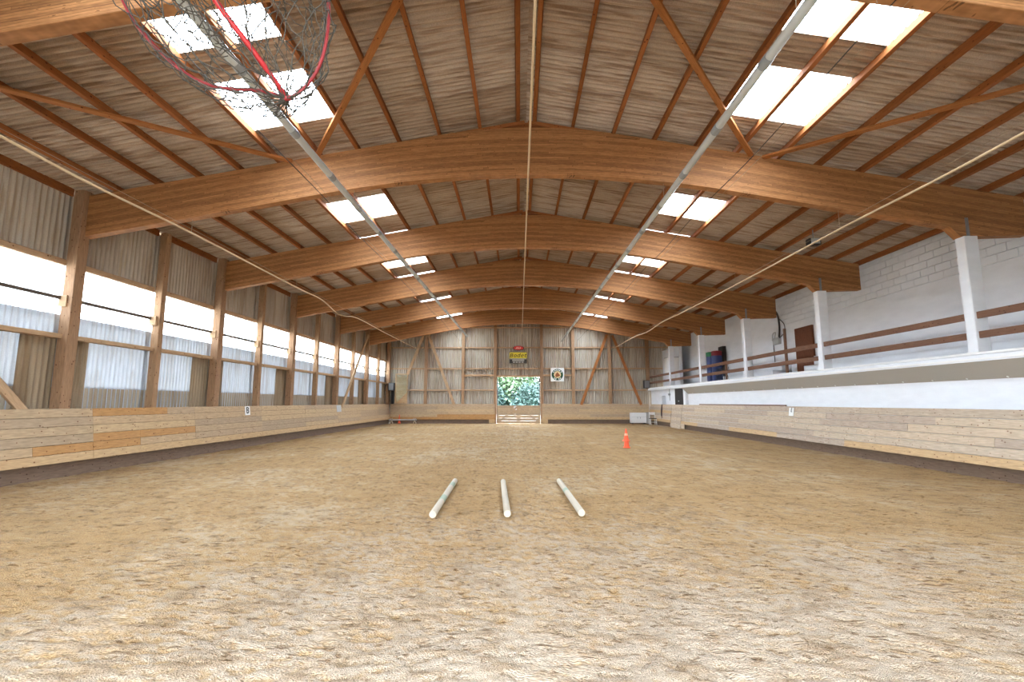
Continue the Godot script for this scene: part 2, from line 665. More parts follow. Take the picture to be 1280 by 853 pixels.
# ================================================================ roof
func roof_xf(side, off, z, lift = 0.0):
	# local x runs down the slope, local z along the hall (towards +z), local y up or down out of the sheet
	var down = Vector3(side, -SLOPE, 0).normalized()
	var along = Vector3(0, 0, 1)
	var out = along.cross(down).normalized()
	var x: float = RIDGE_X + side * off
	return Transform3D(Basis(down, out, along), Vector3(x, roof_y(x) + lift, z))

func make_ceiling():
	var c = structure("ceiling")
	var k = sqrt(1.0 + SLOPE * SLOPE)
	var offs = [0.2, 1.1, 2.05, 3.0, 3.98, 4.88, 5.80, 6.75, 7.7, 8.65, 9.6]
	var rows = [[0.0, 2.05], [2.05, 3.98], [3.98, 5.8], [5.8, 7.7], [7.7, 9.6]]
	var edge_z = [NEAR_Z]
	edge_z.append(BEAM_Z[0] + BAY)
	for z in BEAM_Z:
		edge_z.append(z)
	edge_z.append(FAR_Z - 0.25)
	var rest = new_b()
	for side in [-1, 1]:
		var rr = rows.duplicate(true)
		rr.append([9.6, 10.75 if side < 0 else 11.75])
		for e in edge_z.size() - 1:
			var z1: float = edge_z[e]
			var z0: float = edge_z[e + 1]
			var own: bool = z1 < -5.0 and z1 > -27.0
			for r in rr.size():
				var o0: float = rr[r][0]
				var o1: float = rr[r][1]
				var L: float = (o1 - o0) * k + 0.1
				var lift = 0.004 * (rr.size() - r) - 0.02
				var spans = []
				if r == 2 and z1 < 0.5:
					# roof lights: two lengths in every bay
					spans = [[z1, z1 - 0.42, 0], [z1 - 0.42, z1 - 2.0, 1], [z1 - 2.0, z1 - 2.78, 0], [z1 - 2.78, z1 - 4.27, 1], [z1 - 4.27, z0, 0]]
				else:
					var n = 5
					for q in n:
						spans.append([lerpf(z1, z0, float(q) / n), lerpf(z1, z0, float(q + 1) / n), 0])
				for sp in spans:
					var W: float = sp[0] - sp[1]
					var xf = roof_xf(side, o0, sp[1], lift)
					if sp[2] == 0:
						xf = xf * Transform3D(Basis(Vector3(1, 0, 0), 0.016 * side), Vector3(0, 0, -0.03))
					if sp[2] == 1:
						sheet(c, "skylight_sheet", L, W, 0.132, 0.02, M.skylight, xf)
					elif own:
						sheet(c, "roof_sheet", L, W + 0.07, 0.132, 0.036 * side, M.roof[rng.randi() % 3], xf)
					else:
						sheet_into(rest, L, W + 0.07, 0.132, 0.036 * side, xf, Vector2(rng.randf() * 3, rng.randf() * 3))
		# purlins
		for e in edge_z.size() - 1:
			for p in offs.size():
				var x: float = RIDGE_X + side * offs[p]
				var y: float = top_y(x) + 0.078
				bar(c, "purlin", Vector3(x, y, edge_z[e]), Vector3(x, y, edge_z[e + 1]), 0.08, 0.15, M.purlin[(p + e * 2 + (side + 1)) % 3], Vector3(side * SLOPE, 1, 0).normalized())
			if side > 0:
				# the wall plate by the gallery wall
				for ox in [10.45, 11.3]:
					var xx: float = RIDGE_X + ox
					bar(c, "purlin", Vector3(xx, top_y(xx) + 0.078, edge_z[e]), Vector3(xx, top_y(xx) + 0.078, edge_z[e + 1]), 0.08, 0.15, M.purlin[e % 3], Vector3(side * SLOPE, 1, 0).normalized())
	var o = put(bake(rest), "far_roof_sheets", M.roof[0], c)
	o.set_meta("kind", "stuff")
	# ridge cap
	var rb = new_b()
	for side in [-1, 1]:
		var xf = roof_xf(side, -0.02 , FAR_Z - 0.25, 0.03)
		quad(rb, xf * Vector3(0, 0, 0), xf * Vector3(0.35, 0, 0), xf * Vector3(0.35, 0, 42.8), xf * Vector3(0, 0, 42.8))
	put(bake(rb), "ridge_cap", M.clad[0], c)
	# wind braces under the purlins of the nearest bay
	for s in [[-0.9, -5.4, -4.72, -10.5], [-9.85, -5.4, -5.3, -10.5], [0.95, -5.4, 5.35, -10.5], [9.95, -5.4, 5.62, -10.5]]:
		var up = Vector3(-SLOPE if s[0] < 0 else SLOPE, 1, 0).normalized()
		bar(c, "brace", Vector3(s[0], top_y(s[0]) - 0.03, s[1]), Vector3(s[2], top_y(s[2]) - 0.03, s[3]), 0.12, 0.055, M.brace, up)

# ================================================================ left wall
func wall_sheet(parent, called, x, y0, y1, z0, z1, mat, pitch = 0.132, amp = 0.02):
	# ribs upright, facing +x; z0 > z1
	var xf = Transform3D(Basis(Vector3(0, 1, 0), Vector3(1, 0, 0), Vector3(0, 0, -1)), Vector3(x, y0, z0))
	return sheet(parent, called, y1 - y0, z0 - z1, pitch, amp, mat, xf)

func make_left_wall():
	var w = structure("wall_left")
	var mains = [BEAM_Z[0] + BAY]
	mains.append_array(BEAM_Z)
	mains.append(FAR_Z + 0.05)
	var posts = [[NEAR_Z - 0.1, 1]]
	for k in mains.size():
		posts.append([mains[k], 1])
		if k < mains.size() - 1:
			posts.append([lerpf(mains[k], mains[k + 1], 0.5), 0])
	for k in posts.size():
		var z: float = posts[k][0]
		if posts[k][1] == 1:
			block(w, "post", Vector3(-10.24, -0.1, z - 0.13), Vector3(-10.0, 6.46, z + 0.13), M.post[k % 2], 0.008)
		else:
			block(w, "post", Vector3(-10.24, -0.1, z - 0.09), Vector3(-10.04, 6.4, z + 0.09), M.post[k % 2], 0.008)
		# bracket blocks that carry the window bar
		if z < 2.0:
			block(w, "bracket", Vector3(-10.28, 3.72, z - 0.15), Vector3(-10.1, 3.98, z + 0.16), M.girt)
	for k in posts.size() - 1:
		var za: float = posts[k][0]
		var zb: float = posts[k + 1][0]
		var z0 = za - 0.02
		var z1 = zb + 0.02
		var main_first: bool = posts[k][1] == 1
		# dark cladding above the windows
		var n = 2
		for q in n:
			var a = lerpf(za, zb, float(q) / n)
			var e = lerpf(za, zb, float(q + 1) / n)
			wall_sheet(w, "corrugated_sheet", -10.4 - 0.012 * q, 4.7, 6.42, a + 0.06, e - 0.06, M.clad[(k * 2 + q) % 3])
		bar(w, "header_rail", Vector3(-10.3, 4.74, z0 - 0.08), Vector3(-10.3, 4.74, z1 + 0.08), 0.1, 0.13, M.girt)
		bar(w, "eave_plank", Vector3(-10.3, 6.4, z0 - 0.08), Vector3(-10.3, 6.4, z1 + 0.08), 0.06, 0.18, M.purlin[1])
		# window strip: clear sheets above, older ones below
		wall_sheet(w, "window_sheet", -10.46, 3.46, 4.86, za + 0.05, zb - 0.05, M.window_clear)
		bar(w, "window_bar", Vector3(-10.26, 3.92, z0 - 0.08), Vector3(-10.26, 3.92, z1 + 0.08), 0.06, 0.075, M.bar_dark)
		bar(w, "rail", Vector3(-10.21, 3.055, z0 - 0.08), Vector3(-10.21, 3.055, z1 + 0.08), 0.16, 0.1, M.girt)
		wall_sheet(w, "window_sheet", -10.42, 1.2, 3.58, za + 0.06, zb - 0.06, M.window_old)
		wall_sheet(w, "foot_sheet", -10.39, 1.2, 1.93, za, zb, M.clad_foot)
		# opaque strips beside the main posts
		if main_first:
			wall_sheet(w, "corrugated_sheet", -10.37, 1.2, 3.06, za, za - 0.82, M.clad_brown)
		else:
			wall_sheet(w, "corrugated_sheet", -10.37, 1.2, 3.06, zb + 0.82, zb, M.clad_brown)
		# the cladding outside at the foot of the wall
		wall_sheet(w, "corrugated_sheet", -10.5, 0.0, 1.97, za, zb, M.clad_brown)
	# the last narrow sheet round the far corner
	wall_sheet(w, "corrugated_sheet", -10.41, 0.0, 6.5, FAR_Z + 0.12, FAR_Z - 0.3, M.clad[0])
	# plinth behind the boards and diagonal braces
	block(w, "plinth", Vector3(-10.75, -0.3, FAR_Z), Vector3(-10.55, 1.0, NEAR_Z), M.gravel)
	bar(w, "brace", Vector3(-10.03, 1.35, -9.72), Vector3(-10.03, 5.7, -5.45), 0.07, 0.17, M.girt, Vector3(0, 1, -1).normalized())
	bar(w, "brace", Vector3(-9.97, 1.35, -27.1), Vector3(-9.97, 6.0, -31.3), 0.07, 0.2, M.girt, Vector3(0, 1, 1).normalized())

# ================================================================ far wall
func far_sheet(parent, x0, x1, y0, y1, mat):
	# ribs upright, facing +z
	var xf = Transform3D(Basis(Vector3(0, 1, 0), Vector3(0, 0, 1), Vector3(1, 0, 0)), Vector3(x0 - 0.08, y0, FAR_Z - 0.2 - 0.012 * (count % 2)))
	return sheet(parent, "corrugated_sheet", y1 - y0, x1 - x0 + 0.16, 0.165, 0.026, mat, xf)

func make_far_wall():
	var w = structure("wall_far")
	# cladding in sheets about a metre wide, in two heights
	var cuts = [-10.45, -9.4, -8.32, -7.23, -6.27, -5.3, -4.34, -3.51, -2.68, -1.85, -0.95, -0.05, 0.85, 1.74, 2.55, 3.36, 4.17, 5.1, 6.04, 6.98, 7.95, 8.92, 9.89, 10.8, 11.75]
	for k in cuts.size() - 1:
		var a: float = cuts[k]
		var b: float = cuts[k + 1]
		var top = maxf(roof_y(a), roof_y(b)) - 0.02
		var gate: bool = a > -1.9 and b < 1.8
		var lo = 0.0
		if gate:
			lo = 3.55
		elif a > 10.5:
			lo = 2.4
		if lo < 4.0:
			if lo < 3.4:
				far_sheet(w, a, b, lo, 4.2, M.clad[(k * 7) % 3])
			else:
				far_sheet(w, a, b, lo, 4.2, M.clad[(k * 5) % 3])
		far_sheet(w, a, b, 4.12, top, M.clad[(k * 5 + 1) % 3])
	var z = FAR_Z - 0.05
	for px in [-7.23, -4.34, -1.85, 1.74, 4.17, 6.98]:
		block(w, "post", Vector3(px - 0.11, -0.1, z - 0.1), Vector3(px + 0.11, top_y(px), z + 0.12), M.post[int(absf(px)) % 2], 0.008)
	block(w, "post", Vector3(9.76, 2.6, z - 0.1), Vector3(10.02, top_y(9.9), z + 0.1), M.post[1], 0.008)
	var bays = [[-10.35, -7.34], [-7.12, -4.45], [-4.23, -1.96], [-1.74, 1.63], [1.85, 4.06], [4.28, 6.87], [7.09, 9.76], [10.02, 11.6]]
	for k in bays.size():
		var a: float = bays[k][0]
		var b: float = bays[k][1]
		for y in [5.82, 4.18, 2.52, 7.4]:
			if y == 2.52 and (k == 3 or k == 7):
				continue
			if y == 7.4 and (k < 2 or k > 4):
				continue
			bar(w, "girt", Vector3(a, y, z - 0.04), Vector3(b, y, z - 0.04), 0.1, 0.1, M.girt)
		if k == 2 or k == 4:
			bar(w, "girt", Vector3(a, 3.66, z - 0.02), Vector3(b, 3.66, z - 0.02), 0.12, 0.14, M.girt)
	# gate opening: header and jamb linings
	bar(w, "header_rail", Vector3(-1.74, 3.6, z - 0.06), Vector3(1.63, 3.6, z - 0.06), 0.22, 0.12, M.girt)
	for x in [-1.7, 1.59]:
		block(w, "jamb", Vector3(x - 0.035, 0, z - 0.32), Vector3(x + 0.035, 3.54, z - 0.1), M.dark)
	# braces
	for s in [[-8.62, 3.72, -7.45, 6.75], [-7.05, 6.78, -4.98, 1.4], [4.73, 1.4, 6.8, 6.8], [7.22, 6.75, 9.28, 1.4]]:
		var d = Vector3(s[2] - s[0], s[3] - s[1], 0).normalized()
		bar(w, "brace", Vector3(s[0], s[1], z + 0.16), Vector3(s[2], s[3], z + 0.16), 0.07, 0.2, M.brace if s[0] > 0 else M.girt, Vector3(-d.y, d.x, 0))

# ================================================================ wall behind the camera, with its open doorway
func make_near_wall():
	var w = structure("wall_near")
	var z = NEAR_Z
	block(w, "wall_panel", Vector3(-10.5, -0.2, z), Vector3(-3.0, 6.6, z + 0.2), M.white)
	block(w, "wall_panel", Vector3(3.0, -0.2, z), Vector3(11.9, 6.4, z + 0.2), M.white)
	block(w, "wall_panel", Vector3(-3.02, 4.1, z), Vector3(3.02, 6.6, z + 0.2), M.white)
	var b = new_b()
	var pts = [Vector3(-10.4, 6.3, z + 0.1), Vector3(11.9, 6.1, z + 0.1), Vector3(11.9, roof_y(11.9), z + 0.1), Vector3(RIDGE_X, roof_y(RIDGE_X), z + 0.1), Vector3(-10.4, roof_y(-10.4), z + 0.1)]
	var uv = []
	for p in pts:
		uv.append(Vector2(p.x, p.y))
	fan(b, pts, Vector3(0, 0, -1), uv)
	put(bake(b), "gable_panel", M.clad[1], w)

# ================================================================ right side: low wall, gallery and its wall
func make_right_side():
	var w = structure("wall_right")
	block(w, "wall_panel", Vector3(10.25, -0.2, -29.5), Vector3(10.5, 2.2, NEAR_Z), M.white, 0.002)
	# pier wall with the low door
	block(w, "wall_panel", Vector3(10.08, -0.2, -29.85), Vector3(10.5, 2.5, -29.45), M.white, 0.004)
	block(w, "wall_panel", Vector3(10.08, -0.2, -33.4), Vector3(10.5, 2.5, -31.5), M.white, 0.004)
	block(w, "wall_panel", Vector3(10.08, -0.2, -37.0), Vector3(10.5, 2.5, -34.3), M.white, 0.004)
	block(w, "wall_panel", Vector3(10.08, -0.2, -34.4), Vector3(10.5, 1.42, -33.3), M.white, 0.004)
	block(w, "wall_panel", Vector3(10.08, 2.05, -34.4), Vector3(10.5, 2.5, -33.3), M.white, 0.004)
	block(w, "niche_back", Vector3(10.4, 1.3, -34.4), Vector3(10.5, 2.1, -33.3), M.galv, 0.004)
	var d = structure("door_1")
	block(d, "door_leaf", Vector3(10.1, 0.0, -31.48), Vector3(10.16, 2.46, -29.87), M.dark, 0.004)
	put(lathe_mesh([Vector2(0, -0.03), Vector2(0.04, -0.02), Vector2(0.045, 0.02), Vector2(0, 0.03)], 12), "door_knob", M.galv, d, Transform3D(Basis(Vector3(0, 0, 1), PI / 2), Vector3(10.07, 1.66, -30.7)))
	var g = structure("gallery_floor")
	# fascia, sloping soffit and slab as one profile pulled along the hall
	var b = new_b()
	prism(b, [Vector2(9.85, 2.47), Vector2(11.9, 2.47), Vector2(11.9, 2.62), Vector2(9.9, 2.62), Vector2(9.85, 2.6)], NEAR_Z + 37.0, 0, 0, Transform3D(Basis.IDENTITY, Vector3(0, 0, -37.0)))
	put(bake(b), "slab", M.white, g)
	var sf = new_b()
	prism(sf, [Vector2(9.862, 2.48), Vector2(10.26, 2.09), Vector2(10.6, 2.09), Vector2(10.6, 2.48)], NEAR_Z + 29.5, 0, 0, Transform3D(Basis.IDENTITY, Vector3(0, 0, -29.5)))
	put(bake(sf), "soffit", M.soffit_grey, g)
	bar(g, "lip", Vector3(9.9, 2.645, -37.0), Vector3(9.9, 2.645, NEAR_Z), 0.06, 0.05, M.white_paint)
	bar(g, "edge_strip", Vector3(9.845, 2.52, -37.0), Vector3(9.845, 2.52, NEAR_Z), 0.02, 0.04, M.white_paint)
	for k in 26:
		var z = -5.6 - 0.92 * k
		var bolt = put(lathe_mesh([Vector2(0.022, 0), Vector2(0.022, 0.01), Vector2(0, 0.018)], 8) if k == 0 else cache["bolt"], "bolt", M.white_paint, g, Transform3D(Basis(Vector3(0, 0, 1), deg_to_rad(135)), Vector3(10.215, 2.13, z)))
		if k == 0:
			cache["bolt"] = bolt.mesh
	var u = structure("wall_gallery")
	block(u, "wall_panel", Vector3(11.78, 2.3, FAR_Z - 0.1), Vector3(12.0, 6.3, NEAR_Z), M.white, 0.002)
	# painted blockwork in the upper courses, told apart as far as it can be
	for row in 6:
		var y = 5.0 + row * 0.22
		for k in 32:
			var z = -5.6 - k * 0.5 - (0.25 if row % 2 else 0.0)
			var proud = rng.randf_range(0.002, 0.008)
			block(u, "block", Vector3(11.74 - proud, y + 0.006, z - 0.492), Vector3(11.79, y + 0.214, z - 0.008), M.white, 0.006)
	# two low steps along the wall
	for s in [[-18.6, NEAR_Z], [-26.0, -20.9]]:
		block(g, "step", Vector3(10.95, 2.6, s[0]), Vector3(11.8, 2.98, s[1]), M.white, 0.01)
		block(g, "step", Vector3(11.35, 2.9, s[0]), Vector3(11.8, 3.36, s[1]), M.white, 0.01)
	var d2 = structure("door_2")
	block(d2, "door_leaf", Vector3(11.69, 2.62, -20.35), Vector3(11.78, 4.68, -19.15), M.door_wood, 0.006)
	# white stair tower at the far end of the gallery
	var t = structure("wall_tower")
	block(t, "wall_panel", Vector3(11.0, 2.6, -36.9), Vector3(11.2, 5.5, -33.0), M.white, 0.006)
	for s in [[4.95, 5.3], [3.9, 4.45], [2.75, 3.1]]:
		block(t, "opening", Vector3(10.98, s[0], -35.2), Vector3(11.02, s[1], -34.6), M.dark)

# ================================================================ outside
func make_outside():
	var g = structure("ground")
	var b = new_b()
	quad(b, Vector3(-90, -0.12, 60), Vector3(90, -0.12, 60), Vector3(90, -0.12, -140), Vector3(-90, -0.12, -140))
	put(bake(b), "yard", M.gravel, g)
	var leaf = new_b()
	quad(leaf, Vector3(-0.5, 0, 0), Vector3(0, -0.28, 0.1), Vector3(0.5, 0, 0), Vector3(0, 0.28, 0.1))
	var leaf_mesh = bake(leaf)
	var lm = StandardMaterial3D.new()
	lm.vertex_color_use_as_albedo = true
	lm.roughness = 0.7
	lm.cull_mode = BaseMaterial3D.CULL_DISABLED
	lm.backlight_enabled = true
	lm.backlight = Color(0.3, 0.35, 0.2)
	var bark = flat(Color(0.3, 0.25, 0.2), 0.95)
	var spots = [
		[-6.2, -79.0, 8.0, 4.2, Color(0.045, 0.08, 0.062), "blue green leafy tree beyond the gate, beside the round pale tree", "tree"],
		[-1.3, -74.0, 7.2, 4.2, Color(0.07, 0.11, 0.05), "round pale green tree in the middle of the view beyond the gate", "tree"],
		[4.4, -80.0, 8.2, 4.2, Color(0.058, 0.095, 0.072), "tall grey green tree beyond the gate, on the emblem side of the pale tree", "tree"],
		[8.6, -77.0, 5.6, 3.0, Color(0.052, 0.09, 0.07), "smaller grey green tree at the emblem side edge of the gate view", "tree"],
		[-4.8, -70.0, 3.4, 3.0, Color(0.026, 0.055, 0.043), "low dark green bush in front of the trees beyond the gate, speaker side", "bush"],
		[1.6, -70.0, 3.0, 2.8, Color(0.028, 0.057, 0.045), "low dark green bush before the pale round tree beyond the gate", "bush"],
		[6.0, -71.0, 3.1, 2.6, Color(0.026, 0.055, 0.043), "low dark green bush beyond the gate, on the emblem side", "bush"]]
	for s in spots:
		var t = thing("tree" if s[6] == "tree" else "bush", s[5], s[6], Vector3(s[0], -0.12, s[1]))
		var tr = []
		for k in 6:
			tr.append(Vector3(0.15 * sin(k * 1.3), s[2] * 0.12 * k, 0.12 * cos(k * 1.7)))
		tube(t, "trunk", tr, 0.16, bark, 7)
		var mm = MultiMesh.new()
		mm.transform_format = MultiMesh.TRANSFORM_3D
		mm.use_colors = true
		mm.mesh = leaf_mesh
		var leaves = 6000
		mm.instance_count = leaves
		var lo: float = 0.15 if s[6] == "bush" else s[2] * 0.12
		var hubs = []
		for cl in 34:
			var cy: float = lerpf(lo, s[2], rng.randf())
			var fr = sin(PI * clampf((cy - lo) / (s[2] - lo) * 0.85 + 0.15, 0.0, 1.0))
			var ca = rng.randf() * TAU
			var cr: float = s[3] * fr * sqrt(rng.randf()) * 0.8
			hubs.append([Vector3(cos(ca) * cr, cy, sin(ca) * cr), 0.8 + 0.45 * rng.randf()])
		for k in leaves:
			var hub = hubs[k % 34]
			var p: Vector3 = hub[0] + Vector3(rng.randfn(), rng.randfn(), rng.randfn()) * s[3] * 0.23
			p.y = maxf(p.y, 0.05)
			var bs = Basis.from_euler(Vector3(rng.randf() * TAU, rng.randf() * TAU, rng.randf() * TAU)).scaled(Vector3.ONE * rng.randf_range(0.45, 0.8))
			mm.set_instance_transform(k, Transform3D(bs, p))
			var c: Color = s[4]
			var v: float = rng.randf_range(0.75, 1.25) * hub[1]
			mm.set_instance_color(k, Color(c.r * v, c.g * v, c.b * v))
		var mi = MultiMeshInstance3D.new()
		mi.name = "foliage"
		mi.multimesh = mm
		mi.material_override = lm
		mi.set_meta("kind", "stuff")
		t.add_child(mi, true)

# ================================================================ roof beams
func beam_bottom(x):
	var d = x - RIDGE_X
	var a = absf(d)
	if a < 4.75:
		return 6.82 - 0.0196 * a * a
	var y0 = 6.82 - 0.0196 * 4.75 * 4.75
	return y0 - (a - 4.75) * 0.1815

func beam_top(x):
	var a = absf(x - RIDGE_X)
	if a < 2.2:
		return 7.985 - a * a * SLOPE / 4.4
	return TOP_Y - SLOPE * a

func make_beams():
	var ranks = ["sixth", "fifth", "fourth", "third", "second", "first"]
	var xs = []
	var x = -10.04
	while x < 11.39:
		xs.append(x)
		x += 0.35
	xs.append_array([9.68, 9.9, 9.905, 11.4])
	xs.sort()
	var f = new_b()
	for k in xs.size() - 1:
		var xa: float = xs[k]
		var xb: float = xs[k + 1]
		if xb - xa < 1e-4:
			continue
		var ba = bottom_right(xa)
		var bb = bottom_right(xb)
		var ta = beam_top(xa)
		var tb = beam_top(xb)
		var va = beam_bottom(xa)
		var vb = beam_bottom(xb)
		var T = BEAM_T
		var c = 0.008
		# front (+z side at z = 0) and back (z = -T), lamellas follow the curve of the soffit
		quad(f, Vector3(xa, ba + c, 0), Vector3(xb, bb + c, 0), Vector3(xb, tb, 0), Vector3(xa, ta, 0), Vector2(xa, ba + c - va), Vector2(xb, bb + c - vb), Vector2(xb, tb - vb), Vector2(xa, ta - va))
		quad(f, Vector3(xb, bb + c, -T), Vector3(xa, ba + c, -T), Vector3(xa, ta, -T), Vector3(xb, tb, -T), Vector2(xb, bb + c - vb), Vector2(xa, ba + c - va), Vector2(xa, ta - va), Vector2(xb, tb - vb))
		quad(f, Vector3(xa, ba, -T + c), Vector3(xb, bb, -T + c), Vector3(xb, bb, -c), Vector3(xa, ba, -c), Vector2(xa, 0.01), Vector2(xb, 0.01), Vector2(xb, 0.03), Vector2(xa, 0.03))
		quad(f, Vector3(xa, ba, -c), Vector3(xb, bb, -c), Vector3(xb, bb + c, 0), Vector3(xa, ba + c, 0), Vector2(xa, 0.03), Vector2(xb, 0.03), Vector2(xb, 0.035), Vector2(xa, 0.035))
		quad(f, Vector3(xa, ba + c, -T), Vector3(xb, bb + c, -T), Vector3(xb, bb, -T + c), Vector3(xa, ba, -T + c), Vector2(xa, 0.03), Vector2(xb, 0.03), Vector2(xb, 0.035), Vector2(xa, 0.035))
		quad(f, Vector3(xa, ta, 0), Vector3(xb, tb, 0), Vector3(xb, tb, -T), Vector3(xa, ta, -T), Vector2(xa, 0.5), Vector2(xb, 0.5), Vector2(xb, 0.52), Vector2(xa, 0.52))
	for e in [0, xs.size() - 1]:
		var xe: float = xs[e]
		var lo = bottom_right(xe)
		var hi = beam_top(xe)
		if e == 0:
			quad(f, Vector3(xe, lo, -BEAM_T), Vector3(xe, lo, 0), Vector3(xe, hi, 0), Vector3(xe, hi, -BEAM_T), Vector2(0, 0), Vector2(0.05, 0), Vector2(0.05, hi - lo), Vector2(0, hi - lo))
		else:
			quad(f, Vector3(xe, lo, 0), Vector3(xe, lo, -BEAM_T), Vector3(xe, hi, -BEAM_T), Vector3(xe, hi, 0), Vector2(0, 0), Vector2(0.05, 0), Vector2(0.05, hi - lo), Vector2(0, hi - lo))
	var mesh = bake(f)
	for k in BEAM_Z.size():
		var z: float = BEAM_Z[k]
		var t = thing("glulam_beam", "curved glued laminated roof beam, %s counted from the far gable wall" % ranks[k], "beam", Vector3(0, 0, z), "curved roof beams")
		put(mesh, "arch", M.glulam, t)
		for side in [-1, 1]:
			# ridge saddle: thin wedges between the curved back and the purlins
			var a = Vector3(RIDGE_X + side * 0.04, TOP_Y - 0.05, -0.1)
			var e = Vector3(RIDGE_X + side * 1.7, TOP_Y - SLOPE * 1.7 - 0.05, -0.1)
			bar(t, "ridge_wedge", a, e, 0.18, 0.09, M.purlin[2], Vector3(side * SLOPE, 1, 0).normalized())
		block(t, "ridge_block", Vector3(RIDGE_X - 0.09, 7.95, -0.18), Vector3(RIDGE_X + 0.09, 8.12, -0.02), M.purlin[1])
		# steel plate over the gallery column
		block(t, "steel_plate", Vector3(10.03, 5.24, -0.01), Vector3(10.1, 5.72, 0.014), M.steel, 0.003)

func bottom_right(x):
	if x <= 9.68:
		return beam_bottom(x)
	if x <= 9.9:
		return lerpf(beam_bottom(9.68), 5.27, (x - 9.68) / 0.22)
	return 5.27 + (x - 9.9) * 0.03

func make_columns():
	var ranks = ["sixth", "fifth", "fourth", "third", "second", "first"]
	for k in BEAM_Z.size():
		var z: float = BEAM_Z[k]
		var t = thing("white_column", "white square gallery column, %s counted from the far gable wall" % ranks[k], "column", Vector3(10.05, 2.66, z), "white columns along the gallery edge")
		block(t, "shaft", Vector3(-0.15, 0, -0.16), Vector3(0.15, 2.61, 0.08), M.white, 0.012)
		block(t, "foot_plate", Vector3(-0.17, 0, -0.18), Vector3(0.17, 0.02, 0.1), M.white_paint, 0.004)

func make_railings():
	var ranks = ["sixth", "fifth", "fourth", "third", "second", "first"]
	for k in BEAM_Z.size():
		var z1: float = BEAM_Z[k] - 0.16
		var z0: float = (BEAM_Z[k + 1] + 0.08) if k < BEAM_Z.size() - 1 else FAR_Z + 0.2
		var t = thing("gallery_railing", "brown two-rail wooden gallery railing beyond the %s white column from the gable wall" % ranks[k], "railing", Vector3(9.98, 2.66, z1), "gallery railings")
		bar(t, "upper_rail", Vector3(0, 0.82, 0), Vector3(0, 0.82, z0 - z1), 0.045, 0.15, M.rail)
		bar(t, "lower_rail", Vector3(0, 0.39, 0), Vector3(0, 0.39, z0 - z1), 0.045, 0.15, M.rail)
		if k == 2 or k == 3:
			block(t, "rail_post", Vector3(0.03, -0.01, -2.2), Vector3(0.1, 1.7 if k == 2 else 0.95, -2.1), M.rail)
	# the length that ends at the nearest column
	var t2 = thing("gallery_railing", "brown two-rail gallery railing on the doorway side of the sixth white column", "railing", Vector3(9.98, 2.66, BEAM_Z[0] + 0.08), "gallery railings")
	bar(t2, "upper_rail", Vector3(0, 0.82, 0), Vector3(0, 0.82, 4.0), 0.045, 0.15, M.rail)
	bar(t2, "lower_rail", Vector3(0, 0.39, 0), Vector3(0, 0.39, 4.0), 0.045, 0.15, M.rail)

